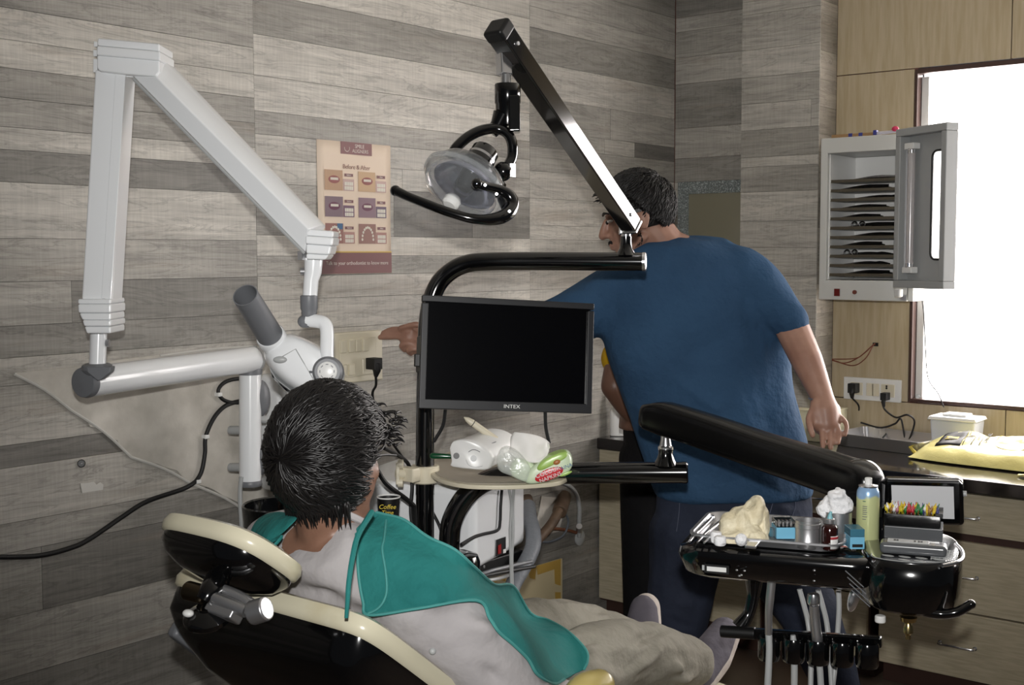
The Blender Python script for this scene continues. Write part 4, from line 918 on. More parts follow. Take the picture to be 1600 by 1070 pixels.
G().lathe([(.0085, -.03), (.0085, pl2*.7), (.0065, pl2*.9), (.003, pl2), (.001, pl2+.004)], pa, pax, 16).obj('barrel', 'cream', t)
G().lathe([(.0088, pl2*.62), (.0088, pl2*.65)], pa, pax, 16).obj('ring', 'blackm', t)
t = thing('napkin_pack', 'green and white printed napkin pack in clear wrap on the shelf', 'napkins', sh(840, 740))
M['film'] = mat('clear_film', (225, 230, 225), .18, alpha=.38, bump=(30, .6, .01), spec=.8)
M['green'] = mat('lime_print', (150, 190, 84), .3, c2=(176, 206, 120), scale=16); M['palegreen'] = mat('pale_green_print', (206, 222, 190), .3)
def pk(pts, d): return [P(x, y, d) for x, y in pts]
def pillow(front, dep, name, m, sub=2, infl=.012, bevel=0, par=None, alongk=None):
    """soft packet: front outline (3-D loop) and a depth vector"""
    n = len(front); c = sum(front, Vector())/n; dep = Vector(dep)
    s_ = [[c+(p-c)*k+dep*q_ for p in front] for k, q_ in ((.80, -.10), (1, .0), (1.03, .5), (.97, 1.), (.78, 1.1))]
    g = G(); g.v = [p for r in s_ for p in r]; g.f = [(i*n+k, i*n+(k+1) % n, (i+1)*n+(k+1) % n, (i+1)*n+k) for i in range(4) for k in range(n)]+[tuple(range(n)), tuple(4*n+k for k in range(n))]
    return g.obj(name, m, par or t, ang=60, sub=sub)
pillow(pk(((816, 757), (822, 738), (836, 724), (862, 712), (884, 703), (892, 712), (895, 730), (886, 742), (860, 750), (836, 758)), 2.935), FW*.055+RX*.005, 'pack_body', 'palegreen')
pillow(pk(((835, 733), (845, 720), (862, 711), (884, 703), (890, 712), (880, 719), (858, 730), (842, 738)), 2.930), FW*.05, 'green_top', 'green')
pillow(pk(((793, 742), (799, 722), (810, 714), (836, 722), (838, 736), (830, 757), (812, 751)), 2.945), FW*.05, 'napkin_stack', 'palegreen')
pillow(pk(((775, 738), (776, 712), (786, 697), (804, 702), (820, 716), (834, 735), (828, 757), (812, 752), (796, 742)), 2.935), FW*.05, 'clear_wrap', 'film')
tdir = (P(880, 730, 2.92)-P(836, 747, 2.92)).normalized(); tup = UP
mr_ = frame(P(858, 741, 2.918), tdir, UP).to_3x3()
G().ell(P(858, 741, 2.919), (.036, .0135, .0025), mr_).obj('red_print', mat('red_print', (196, 40, 50), .3), t)
G().ell(P(884, 740, 2.921), (.016, .004, .002), mr_).obj('lime_band', 'green', t)
text('COLOUR', .0150, P(856, 737.5, 2.912), tdir, UP, 'whitep', t); text('NAPKINS', .0135, P(860, 745.5, 2.912), tdir, UP, 'whitep', t); text('JAINA', .0125, P(884, 729.5, 2.918), tdir, UP, 'bluep', t)
G().ell(P(870, 722, 2.926), (.009, .006, .004), mr_).obj('printed_fruit', mat('orange_print', (170, 110, 60), .4), t)
tis = [((796, 707), (797, 695), (799, 682), (804, 675)), ((806, 716), (812, 700), (818, 685), (822, 677)), ((824, 722), (828, 706), (836, 692), (842, 682)), ((842, 722), (846, 712), (852, 700), (856, 689)), ((855, 712), (857, 706), (858, 700), (857, 694))]
g = G(); rows = []
for i, r in enumerate(tis): rows.append(crom([P(x, y, 2.95+.012*math.sin(i*1.7+k*1.1)+.006*k) for k, (x, y) in enumerate(r)], 4))
rows = [list(c) for c in zip(*[crom(col, 4) for col in zip(*rows)])]
g.grid(rows).obj('tissue', mat('white_tissue', (238, 236, 232), .8), t, solid=.004, ang=180)
t = thing('green_lighter', 'dark green glossy object behind the white device on the shelf', 'lighter', sh(690, 722))
G().limb([P(676, 712, 3.05), P(704, 713, 3.05)], [.008, .006]).obj('green_body', mat('dark_green', (22, 70, 44), .15), t)
# ------------------------------------------------------------------ white water unit behind the posts
a_, b_ = P(742, 895, 3.18), P(822, 850, 3.50); zb_ = a_.z; ztop = P(780, 748, 3.3).z
b_.z = zb_; e1 = (b_-a_); e2 = V(-e1.y, e1.x, 0).normalized()*.42
t = thing('water_unit', 'white rounded box of the dental unit behind the black posts', 'dental unit', (a_+b_)/2)
g = G(); g.prism([a_, b_, b_+e2, a_+e2], UP*(ztop-zb_)); g.obj('housing', 'white', t, bevel=.022, seg=4)
nrm = (-e2).normalized(); e1n = e1.normalized()
c = onax(2, 0, 0, 0) if False else a_.lerp(b_, .42)+UP*(.085)+nrm*.001
def onface(x, y, o=.002):
    r = ray(x, y); tt_ = (a_-CAM).dot(nrm)/r.dot(nrm); return CAM+r*tt_+nrm*o
G().prism([onface(x, y) for x, y in ((774, 843), (788, 838), (788, 864), (773, 869))], nrm*.003).obj('vent_panel', 'blackm', t, bevel=.001)
G().prism([onface(x, y, .006) for x, y in ((775, 852), (779, 849), (779, 864), (775, 865))], nrm*.002).obj('red_switch', mat('red_rocker', (150, 30, 30), .3), t)
G().prism([onface(x, y, .006) for x, y in ((783, 858), (787, 857), (787, 863), (783, 864))], nrm*.001).obj('white_mark', 'whitep', t)
for x, y in ((755, 885), (813, 861)): G().cyl(onface(x, y), onface(x, y, .004), .004, n=10).obj('screw', 'steel', t)
G().tube([onface(x, y, .008) for x, y in ((780, 765), (778, 790), (777, 815), (773, 828), (750, 834), (735, 839), (716, 850))], .0042, 8, smooth=6).obj('front_cord', 'rubber', t)
G().box(((a_+b_)/2+e2*.5)*1-UP*(.02), (.36, .36, .03)).obj('under_tray', 'blackm', t, bevel=.004)
cen = (a_+b_)/2+e2*.5
G().box((cen.x, cen.y, (zb_-.035)/2), (.16, .16, zb_-.035)).obj('pedestal', 'blackm', t, bevel=.01)
tag(G().tube([P(825, 790, 3.62), P(828, 812, 3.55), P(833, 832, 3.5), P(832, 856, 3.45), P(818, 885, 3.4), P(800, 918, 3.35), P(792, 960, 3.3)], .0225, 16, smooth=6).obj('suction_hose', mat('grey_hose', (112, 116, 122), .5, bump=(60, .3, .01))), 'thick grey suction hose running down beside the white water unit', 'hose')
t = thing('hose_coupling', 'brown worn coupling on top of the thick grey hose', 'coupling', P(826, 790, 3.62)); G().tube([P(822, 778, 3.66), P(826, 795, 3.63), P(829, 806, 3.60)], [.019, .021, .021], 14).obj('coupling_body', 'rust', t)
for i, (ya, yb, xe) in enumerate(((902, 893, 835), (898, 885, 830), (908, 905, 800))):
    tag(G().tube([P(748, ya, 3.15), P(775, (ya+yb)/2-2, 3.2), P(xe, yb-8, 3.35)], .005, 8, smooth=5).obj('hose_line', ('rubber', 'grey', 'lgrey')[i]), ('black thin hose under the white water unit', 'dark grey thin hose just under the white water unit', 'pale thin tube lowest under the white water unit')[i], 'hose')
# cords left of the post
tag(G().tube([P(600, 700, 3.0), P(628, 715, 3.1), P(640, 730, 3.14), P(644, 760, 3.14), P(642, 800, 3.14), P(650, 850, 3.14)], .005, 8, smooth=6).obj('power_cable', 'rubber'), 'black cord running past the left of the black post', 'cord')
tag(G().tube([P(676, 800, 3.18), P(688, 825, 3.17), P(692, 850, 3.16), P(700, 890, 3.15)], .004, 8, smooth=6).obj('power_cable', 'rubber'), 'thin black cord between the post and the lower curved tube', 'cord')
tag(G().tube([P(590, 735, 3.0), P(605, 757, 3.02), P(640, 784, 3.08), P(648, 800, 3.1), P(648, 870, 3.12)], .006, 8, smooth=6).obj('power_cable', 'rubber'), 'thick black cord above the coffee cup', 'cord')
# cup on its holder, bowl behind the head
t = thing('cup_holder', 'black glossy cup holder arm beside the post', 'holder', P(620, 850, 3.0))
G().lathe([(.048, -.05), (.05, -.01), (.044, .012), (.03, .02), (0, .021)], P(620, 830, 3.0), UP, 28).obj('holder_body', 'black', t)
t = thing('coffee_cup', 'black paper cup with yellow coffee lettering', 'cup', P(607, 812, 2.93))
cz = P(607, 776, 2.90)
G().lathe([(.022, -.085), (.027, -.002), (.0255, -.002), (.021, -.08), (0, -.08)], cz, UP, 32, caps=False).obj('cup_body', 'blackm', t)
G().tube([cz+V(.0272*math.cos(a), .0272*math.sin(a), 0) for a in np.linspace(0, 2*PI, 25)], .0018, 8, caps=False).obj('cup_rim', 'whitep', t)
G().lathe([(.0262, .0), (.0225, -.06)], cz, UP, 32, caps=False).obj('cup_lining', 'whitep', t)
M['ylet'] = mat('yellow_lettering', (214, 190, 60), .4)
for s_, y_, z_ in (('Coffee', 792, .0150), ('Time', 801, .0140)):
    text(s_, z_, P(605, y_, 2.868), RX, UP, 'ylet', t, shear=.25)
t = thing('spittoon_bowl', 'dark glossy spittoon bowl behind the patient\'s head', 'bowl', P(425, 800, 3.0))
bz_ = P(440, 788, 2.95)
G().lathe([(.02, -.13), (.06, -.11), (.088, -.06), (.095, 0), (.092, .003), (.088, 0), (.08, -.055), (.05, -.095), (0, -.1)], bz_, UP, 40, caps=False).obj('bowl', 'black', t)
# ================================================================== dental chair (long axis = +Y, centre plane x = 1.2)
SD = V(0, .777, -.629); NF = V(0, .629, .777); XD = V(1, 0, 0)
BO = V(1.205, 1.315, .935)
def B(x, s, n): return BO+XD*x+SD*s+NF*n
t = thing('dental_chair', 'black dental chair with cream vinyl pads carrying the reclined patient', 'chair', (1.2, 1.9, 0))
CHR = t
def sq(cx, cs, hw, hs, n, N=72, pw=.17):
    out = []
    for k in range(N):
        a = 2*PI*k/N; ca, sa = math.cos(a), math.sin(a)
        out.append(B(cx+hw*math.copysign(abs(ca)**pw, ca), cs+hs*math.copysign(abs(sa)**pw, sa), n))
    return out
def stack(rings, name, m, par, ang=50, bevel=0):
    g = G(); n = len(rings[0]); g.v = [p for r in rings for p in r]
    g.f = [(i*n+k, i*n+(k+1) % n, (i+1)*n+(k+1) % n, (i+1)*n+k) for i in range(len(rings)-1) for k in range(n)]+[tuple(range(n)), tuple((len(rings)-1)*n+k for k in range(n))]
    return g.obj(name, m, par, ang=ang)
# back rest: cream pad on a deep black moulded shell
hs = .36
stack([sq(0, hs, .246, hs, -.040), sq(0, hs, .256, hs+.010, -.034), sq(0, hs, .259, hs+.013, -.020), sq(0, hs, .256, hs+.010, -.006), sq(0, hs, .244, hs-.002, 0)], 'back_pad', 'creamv', t)
stack([sq(0, hs, .252, hs+.004, -.036), sq(0, hs+.004, .254, hs-.002, -.075), sq(0, hs+.02, .240, hs-.02, -.105), sq(0, hs+.05, .20, hs-.06, -.135), sq(0, hs+.08, .13, hs-.12, -.15)], 'back_shell', 'black', t)
G().bar(B(-.235, .05, -.09), B(-.20, .5, -.12), .03, .05, XD).obj('shell_side_rib', 'grey', t, bevel=.01)
# head rest: a rounded pad, cream in front and black behind
HN = (V(0, .60, .80)).normalized(); HSD = V(0, .80, -.60); HO = onax(0, 1.195, 355, 868)
def hsq(hw, hs_, n, N=36, pw=.62):
    out = []
    for k in range(N):
        a = 2*PI*k/N; ca, sa = math.cos(a), math.sin(a)
        out.append(HO+XD*hw*math.copysign(abs(ca)**pw, ca)+HSD*hs_*math.copysign(abs(sa)**pw, sa)+HN*n)
    return out
stack([hsq(.112, .075, -.004), hsq(.124, .086, .002), hsq(.128, .089, .014), hsq(.124, .086, .026), hsq(.105, .07, .033), hsq(.05, .035, .035)], 'headrest_pad', 'creamv', t)
stack([hsq(.118, .082, -.002), hsq(.117, .081, -.012), hsq(.100, .068, -.030), hsq(.068, .045, -.042), hsq(.03, .02, -.046)], 'headrest_shell', 'black', t)
G().tube([P(340, 905, 1.93), P(328, 925, 1.90), P(318, 940, 1.89)], [.020, .018, .014], 16, smooth=4).obj('headrest_lever', 'black', t)
G().cyl(P(292, 922, 1.92), P(322, 930, 1.90), .0155).obj('lever_pin', mat('bronze', (110, 98, 80), .3, metal=1), t, bevel=.003)
G().tube([P(322, 930, 1.90), P(350, 940, 1.88), P(385, 955, 1.86)], .010, 12, smooth=3).obj('headrest_bar', 'steel', t)
G().tube([P(330, 915, 1.92), P(370, 930, 1.90), P(400, 948, 1.88)], .009, 12, smooth=3).obj('headrest_bar', 'steel', t)
G().bar(P(330, 948, 1.90), P(372, 962, 1.87), .03, .022, XD).obj('clamp_block', 'steel', t, bevel=.004)
G().cyl(P(392, 958, 1.86), P(418, 950, 1.85), .019, n=20).obj('clamp_barrel', 'steel', t, bevel=.004)
kn = G().lathe([(.034, -.006), (.037, -.003), (.037, .004), (.033, .008), (.014, 0.017), (.014, .022)], P(324, 965, 1.90), V(.15, -.25, .95), 30).obj('adjust_knob', 'black', t)
G().ell(P(294, 958, 1.885), (.010, .008, .006)).obj('white_paint_patch', 'whitep', kn)
# seat, leg rest, arm rest, base
stack([[V(1.205+x*.25, 1.92+y*.25, .46+z) for x, y in [(math.copysign(abs(math.cos(a))**.4, math.cos(a)), math.copysign(abs(math.sin(a))**.4, math.sin(a))) for a in np.linspace(0, 2*PI, 36, endpoint=False)]] for z in (-.08, -.06, -.01, 0)], 'seat_pad', 'creamv', t)
lg = G(); 
stack([[V(1.205+x*k*.20, 2.36+y*k*.38, .395+z-.0*y) for x, y in [(math.copysign(abs(math.cos(a))**.45, math.cos(a)), math.copysign(abs(math.sin(a))**.45, math.sin(a))) for a in np.linspace(0, 2*PI, 40, endpoint=False)]] for z, k in ((-.07, .95), (-.055, 1), (-.012, 1), (0, .95))], 'leg_pad', 'creamv', t)
G().box((1.205, 2.0, .30), (.30, .9, .05)).obj('seat_frame', 'black', t, bevel=.02)
G().box((1.205, 1.95, .20), (.26, .34, .36)).obj('lift_column', 'black', t, bevel=.04, seg=4)
G().box((1.205, 2.0, .025), (.46, .8, .05)).obj('base_plate', 'black', t, bevel=.02)
ar = onax(0, 1.52, 912, 1078)
G().limb([ar+V(0, -.05, -.02), ar+V(0, .0, 0), ar+V(0, .05, -.005)], [.028, .03, .03]).obj('armrest', 'gold', t)
G().tube([ar+V(0, .0, -.03), ar+V(0, .0, -.12), ar+V(-.1, .02, -.25)], .018, 12, smooth=3).obj('armrest_post', 'black', t)
# ================================================================== heads, hair
def headshape(g, c, fwd, up, k, neck):
    fwd = fwd.normalized(); rt = fwd.cross(up).normalized(); up = rt.cross(fwd); m = Matrix((rt, fwd, up)).transposed(); c = Vector(c)
    q = lambda a, b, d: c+(rt*a+fwd*b+up*d)*k
    g.ell(q(0, -.012, .022), (.074*k, .092*k, .094*k), m); g.ell(q(0, .028, -.042), (.056*k, .066*k, .076*k), m)
    g.ell(q(0, .066, -.096), (.026*k, .022*k, .020*k), m); g.limb([q(0, .088, .012), q(0, .102, -.008), q(0, .110, -.030)], [.007*k, .009*k, .0135*k])
    for s in (-1, 1):
        g.ell(q(s*.012, .096, -.034), (.009*k, .012*k, .008*k), m); g.ell(q(s*.028, .078, .020), (.020*k, .013*k, .008*k), m)
        g.ell(q(s*.034, .06, -.03), (.020*k, .02*k, .022*k), m); g.limb([q(s*.045, -.0, -.06), q(s*.02, .06, -.098)], [.016*k, .016*k])
        g.ell(q(s*.076, -.012, -.012), (.009*k, .019*k, .030*k), m@Matrix.Rotation(.25*s, 3, 'Z')); g.limb([q(s*.083, -.028, .01), q(s*.085, -.03, -.01), q(s*.08, -.016, -.036)], [.005*k, .005*k, .005*k])
    g.ell(q(0, .090, -.062), (.022*k, .011*k, .006*k), m); g.ell(q(0, .087, -.073), (.018*k, .012*k, .006*k), m)
    g.limb([q(0, -.03, -.03), (q(0, -.03, -.06)+Vector(neck))*.5, neck], [.056*k, .054*k, .062*k])
    return m, q
def hair(name, par, c, m, rad, whorl, inside, n=900, ln=.07, r=.0032, seed=1, base=None, wave=.012, shag=.006):
    """a skull cap of hair plus locks that run away from the whorl over the scalp"""
    rnd = random.Random(seed); g = G(); c = Vector(c); rad = Vector(rad); wh = Vector(whorl).normalized()
    def sp(d, lift=0.):
        d = d.normalized(); return c+m@Vector((d.x*(rad.x+lift), d.y*(rad.y+lift), d.z*(rad.z+lift)))
    cnt = 0
    while cnt < n:
        d = Vector((rnd.gauss(0, 1), rnd.gauss(0, 1), rnd.gauss(0, 1))).normalized()
        if not inside(d): continue
        cnt += 1; pts = []; p = d.copy(); tw = rnd.uniform(-.5, .5); L_ = ln*rnd.uniform(.6, 1.25); ph = rnd.uniform(0, 6)
        for i in range(7):
            f = i/6; pts.append(sp(p, .001+shag*math.sin(f*PI*.9+.2)*rnd.uniform(.4, 1.2)+(.004*f if rnd.random() < .3 else 0)))
            away = (p-wh*p.dot(wh)); away = away.normalized() if away.length > 1e-3 else Vector((1, 0, 0))
            tg = (away-p*away.dot(p)).normalized(); sd = p.cross(tg)*.6
            p = (p+(tg+sd*(tw+.5*math.sin(ph+f*4)))*(L_/6/rad.z)).normalized()
        g.tube(pts, [r*.5, r, r, r*.8, r*.3], 5, caps=False)
    b = base if base is not None else G()
    cap = G(); cap.ell(c, (rad.x-.002, rad.y-.002, rad.z-.002), m, 28, 18)
    keep = []; 
    for f in cap.f:
        q = sum((cap.v[i] for i in f), Vector())/len(f); d = m.transposed()@(q-c); d = Vector((d.x/rad.x, d.y/rad.y, d.z/rad.z))
        if inside(d.normalized()): keep.append(f)
    cap.f = keep; g.add(cap.v, cap.f)
    if base is not None: g.add(base.v, base.f)
    return g.obj(name, 'hair', par, ang=180)
def finger(g, pts, r=.0088): g.limb(pts, [r*1.08, r, r*.95, r*.85], n=10, sm=3)
# ================================================================== patient
t = thing('person', 'reclining person in grey shirt and khaki trousers under a teal drape', 'person', (1.2, 1.9, .55))
PAT = t
nb = B(0, .085, .125); hc = P(519, 712, 2.135)
g = G()
hm, hq_ = headshape(g, hc, V(-.08, .93, -.05), V(0, .12, 1), 1.0, nb+V(0, .0, .02))
for s in (-1, 1):
    g.limb([nb, B(s*.10, .10, .12), B(s*.185, .14, .115)], [.055, .055, .058])
sp_ = [(.10, .12, .062, .105), (.20, .145, .072, .09), (.34, .14, .068, .085), (.48, .14, .068, .085), (.60, .155, .08, .09)]
def torso(g, infl=0., wadd=0.):
    rg = []
    for i, (s, w_, dp, n0) in enumerate(sp_):
        c = B(0, s, n0); rg.append((c, XD*(w_+infl+wadd), NF*(dp+infl)))
    rg = [(rg[0][0]-SD*.07, rg[0][1]*.55, rg[0][2]*.6)]+rg+[(rg[-1][0]+SD*.09, rg[-1][1]*.75, rg[-1][2]*.75)]
    g.loft(rg, 24, .85)
torso(g)
hipN, hipF = B(.085, .60, .075), B(-.085, .60, .075)
kneN, ankN = V(1.30, 2.22, .60), onax(0, 1.30, 1082, 1032); kneF, ankF = V(1.10, 2.20, .615), onax(0, 1.10, 990, 1000)
toeN, toeF = onax(0, 1.28, 1104, 1018)+V(.0, .09, .03), onax(0, 1.09, 1000, 954)+V(0, .02, 0)
for h_, k_, a_2 in ((hipN, kneN, ankN), (hipF, kneF, ankF)):
    g.limb([h_, h_.lerp(k_, .5), k_], [.088, .075, .058]); g.limb([k_, k_.lerp(a_2, .4), a_2], [.056, .054, .036])
heelN = ankN+V(0, .03, -.045); heelF = ankF+V(0, .03, -.035)
for a_2, h_, o_ in ((ankN, heelN, toeN), (ankF, heelF, toeF)):
    g.limb([a_2, h_], [.034, .030]); g.limb([h_, h_.lerp(o_, .55), o_], [.030, .034, .026])
shN, elN, wrN = onax(0, 1.40, 668, 935), onax(0, 1.475, 800, 1092), onax(0, 1.40, 905, 1110)
shF = V(1.01, shN.y, shN.z); elF = V(.955, 1.66, .66); wrF = V(1.04, 1.86, .64)
for a_, b_, c_ in ((shN, elN, wrN), (shF, elF, wrF)):
    g.limb([a_, b_], [.055, .045]); g.limb([b_, c_], [.042, .028])
    dr_ = (c_-b_).normalized(); sd_ = V(0, 0, 1).cross(dr_).normalized()*(1 if a_ is shN else -1); 
    pc = c_+dr_*.05; g.limb([c_, pc, c_+dr_*.085], [.028, .034, .032])
    for i in range(4):
        o_ = c_+dr_*.085+sd_*(.026-.0175*i); L_ = (.07, .08, .074, .058)[i]
        finger(g, [o_-dr_*.02, o_+dr_*L_*.45, o_+dr_*L_*.75-UP*.01, o_+dr_*L_-UP*.025])
    finger(g, [c_+dr_*.03+sd_*.02, c_+dr_*.06+sd_*.045, c_+dr_*.09+sd_*.055-UP*.01, c_+dr_*.105+sd_*.055-UP*.016], .0105)
blob('body', g, 'skinp', t, vox=.0055, it=6)
# hair of the patient
def ins(d):   # local: x right, y forward, z up
    if d.y > .80-.35*max(d.z, 0)*0 and d.z < .45: return False
    if d.z < -.30 and d.y > -.05: return False
    if d.z < -.72: return False
    if d.y > .30 and d.z < .22: return False
    if abs(d.x) > .66 and d.z < -.06 and d.y > -.42: return False
    return True
hair('hair', t, hc+UP*.012-hm.col[1]*.012, hm, (.096, .112, .116), (-.02, -.95, -.05), ins, 2600, .090, .0023, 3, shag=.0045)
g = G(); rnd = random.Random(11)
for i in range(190):      # fringe standing out over the forehead
    x = rnd.uniform(-.075, .08); o_ = hq_(x, .060+rnd.uniform(-.02, .03), .070+rnd.uniform(-.03, .03)-abs(x)*.3)
    d1 = (hm.col[1]*rnd.uniform(.7, 1.2)+hm.col[2]*rnd.uniform(-.2, .35)+hm.col[0]*rnd.uniform(-.5, .5))
    g.tube([o_, o_+d1*.010, o_+d1*.019-UP*.002, o_+d1*.026-UP*.008], [.0030, .0026, .0018, .0004], 5, smooth=2)
for i in range(200):      # nape and side locks
    a = rnd.uniform(-2.6, -.5); o_ = hc+UP*(-.045+rnd.uniform(-.03, .02))+hm.col[0]*math.cos(a)*.083+hm.col[1]*math.sin(a)*.088
    dn = -UP*.9+hm.col[0]*rnd.uniform(-.35, .35)-(o_-hc-UP*(o_.z-hc.z)).normalized()*.35
    g.tube([o_, o_+dn*.02, o_+dn*.04, o_+dn*.052], [.0032, .0030, .002, .0005], 5, smooth=2)
g.obj('hair_fringe', 'hair', t, ang=180)['kind'] = 'stuff'
G().tube([hq_(.088, -.02, .008), hq_(.083, .05, .006), hq_(.07, .09, .0)], .0022, 6).tube([hq_(-.088, -.02, .008), hq_(-.083, .05, .006), hq_(-.07, .09, .0)], .0022, 6).obj('spectacles', 'blackm', t)
# shirt
g = G(); torso(g, .028, .012)
for s in (-1, 1): g.limb([B(0, .125, .10), B(s*.10, .115, .112), B(s*.19, .15, .115)], [.066, .070, .080])
g.limb([shN+V(-.02, 0, -.02), shN.lerp(elN, .5)+V(.01, 0, .0), elN], [.088, .086, .072]); g.limb([elN, elN.lerp(wrN, .75)], [.066, .05])
g.limb([shF, elF], [.08, .062]); g.limb([elF, elF.lerp(wrF, .75)], [.058, .045])
def q3(x, y, X): return tuple(onax(0, X, x, y))
fl_list = [(q3(640, 945, 1.5), q3(655, 1010, 1.52), .014, 0.020), (q3(655, 1010, 1.52), q3(690, 1015, 1.53), .012, -0.017), (q3(690, 1010, 1.53), q3(760, 1000, 1.52), .013, 0.017),
    (q3(600, 960, 1.45), q3(700, 1055, 1.5), .020, 0.020), (q3(580, 975, 1.4), q3(660, 1060, 1.45), .016, -0.020), (q3(470, 880, 1.2), q3(640, 960, 1.42), .022, 0.017), (q3(450, 905, 1.15), q3(560, 945, 1.35), .014, -0.014),
    (q3(700, 1010, 1.53), q3(780, 1065, 1.52), .012, -0.015), (q3(720, 960, 1.5), q3(800, 1020, 1.5), .014, 0.017), (q3(745, 945, 1.45), q3(765, 1010, 1.5), .012, -0.015), (q3(790, 990, 1.45), q3(830, 1040, 1.45), .010, 0.014), (q3(650, 930, 1.45), q3(740, 940, 1.45), .018, 0.014)]
def noisy(amp, sc):
    def f(co, no):
        d = np.array([noise.noise(Vector(p)*sc) for p in co])*amp
        return co+no*d[:, None]
    return f
def chain(*fs):
    def f(co, no):
        for h in fs: co = h(co, no)
        return co
    return f
SHIRT = blob('shirt', g, 'shirt', t, vox=.0075, it=7, post=chain(folds(fl_list), noisy(.010, 6)))
G().tube([nb+V(.078*math.cos(a), .062*math.sin(a)+.005, .052-.045*math.sin(a)*.8) for a in np.linspace(0, 2*PI, 30)], .0065, 8, caps=False, flat=UP).obj('collar', 'shirt', t)

# trousers
g = G()
g.loft([(B(0, .54, .115), XD*.165, NF*.095), (B(0, .60, .11), XD*.185, NF*.10), (B(0, .66, .10), XD*.18, NF*.10), (B(0, .70, .10), XD*.14, NF*.09)], 24)
for h_, k_, a_2 in ((hipN, kneN, ankN), (hipF, kneF, ankF)):
    g.limb([h_, h_.lerp(k_, .5), k_], [.105, .092, .080]); g.limb([k_, k_.lerp(a_2, .5), a_2+V(0, -.012, .0)], [.084, .080, .060])
tf = []
rr2 = random.Random(5)
for (a_, b_) in ((kneN, ankN), (kneF, ankF), (hipN, kneN)):
    for i in range(9):
        f = rr2.uniform(0, 1); c = Vector(a_).lerp(Vector(b_), f); ang = rr2.uniform(-.6, 1.2)
        p0 = c+V(.09*math.cos(ang), 0, .09*math.sin(ang)); p1 = p0+V(rr2.uniform(-.05, .02), rr2.uniform(.06, .14), rr2.uniform(-.05, .03))
        tf.append((tuple(p0), tuple(p1), rr2.uniform(.009, .015), rr2.choice((-.014, .015, .018))))
TROU = blob('trousers', g, 'khaki', t, vox=.0075, it=6, post=chain(folds(tf), noisy(.009, 14)))
def sock(a_2, h_, o_, nm):
    g = G(); g.limb([a_2+V(0, -.05, .01), a_2, h_], [.048, .046, .042]); g.limb([h_, h_.lerp(o_, .5), o_], [.042, .048, .038])
    s_ = blob('sock', g, 'sock', t, vox=.005, it=5)
    dn = (o_-h_).normalized(); so = V(0, 1, 0); so = (so-dn*so.dot(dn)).normalized(); g = G()
    g.limb([h_+so*.012, h_.lerp(o_, .5)+so*.017, o_+so*.010+dn*.006], [.038, .043, .037]); blob('sock_sole', g, 'sockw', s_, vox=.005, it=4)
sock(ankN, heelN, toeN, 'n'); sock(ankF, heelF, toeF, 'f')
# teal drape: laid on the shoulder, chest and lap (its surface follows the body beneath it)
bpy.context.view_layer.update()
def bvh(objs):
    vs, fs = [], []
    for o in objs:
        k = len(vs); mw_ = o.matrix_world; vs += [mw_@v.co for v in o.data.vertices]; fs += [tuple(i+k for i in p.vertices) for p in o.data.polygons]
    return BVHTree.FromPolygons(vs, fs)
TREE = bvh([SHIRT, TROU])
_h = TREE.ray_cast(CAM, ray(676, 1017).normalized(), 4)[0]
if _h is not None: G().ell(_h-VF*.001, (.006, .006, .006)).obj('sleeve_button', 'lgrey', PAT)
def inpoly(x, y, poly):
    c = False; n = len(poly)
    for i in range(n):
        x1, y1 = poly[i]; x2, y2 = poly[i-1]
        if (y1 > y) != (y2 > y) and x < (x2-x1)*(y-y1)/(y2-y1)+x1: c = not c
    return c
def drape(name, rows, par, nu, nv, off=.011, back=.3, dd=None, sm=30):
    """cloth between two edge curves (rows = list of (left point, right point)); every node is dropped on the body below it"""
    L_ = crom([V(a[0], a[1], 0) for a, b in rows], 6); R_ = crom([V(b[0], b[1], 0) for a, b in rows], 6)
    m_ = len(L_); px = [[L_[i].lerp(R_[i], j/nv) for j in range(nv+1)] for i in range(m_)]
    D = np.full((m_, nv+1), np.nan)
    for i in range(m_):
        for j in range(nv+1):
            r = ray(px[i][j].x, px[i][j].y); rn = r.normalized(); h = TREE.ray_cast(CAM, rn, 4)
            if h[0] is not None: D[i, j] = (h[0]-CAM).dot(VF)
    msk = ~np.isnan(D)
    W_ = np.where(msk, D, np.nanmean(D))
    for it in range(400):      # fill gaps
        A_ = np.pad(W_, 1, mode='edge'); av = (A_[:-2, 1:-1]+A_[2:, 1:-1]+A_[1:-1, :-2]+A_[1:-1, 2:])/4
        W_ = np.where(msk, W_, av)
    S_ = W_.copy()
    for it in range(sm):
        A_ = np.pad(S_, 1, mode='edge'); av = (A_[:-2, 1:-1]+A_[2:, 1:-1]+A_[1:-1, :-2]+A_[1:-1, 2:])/4
        S_ = np.minimum(av, W_)
    S_ -= off
    rows_ = [[P(px[i][j].x, px[i][j].y, S_[i, j]) for j in range(nv+1)] for i in range(m_)]
    o = G().grid(rows_).obj(name, 'teal', par, solid=.004, ang=180)
    return o, rows_
t = thing('surgical_drape', 'teal cloth drape tied over the patient\'s shoulder, chest and lap', 'cloth', B(0, .3, .25))
rws = [((557, 826), (583, 799)), ((558, 850), (600, 803)), ((561, 900), (632, 812)), ((568, 940), (668, 838)), ((577, 960), (710, 858)), ((652, 950), (742, 886)), ((744, 937), (772, 912)), ((765, 965), (802, 915)), ((780, 987), (829, 957)), ((802, 1006), (859, 969)), ((825, 1029), (889, 987)), ((840, 1053), (915, 1014)), ((866, 1067), (918, 1032)), ((882, 1060), (912, 1046))]
DR, drows = drape('drape', rws, t, 0, 22)
G().tube([r[0]-VF*.003 for r in drows[2:]], .0028, 6).tube([r[-1]-VF*.002 for r in drows[2:]], .0028, 6).obj('hem', 'tealt', t)
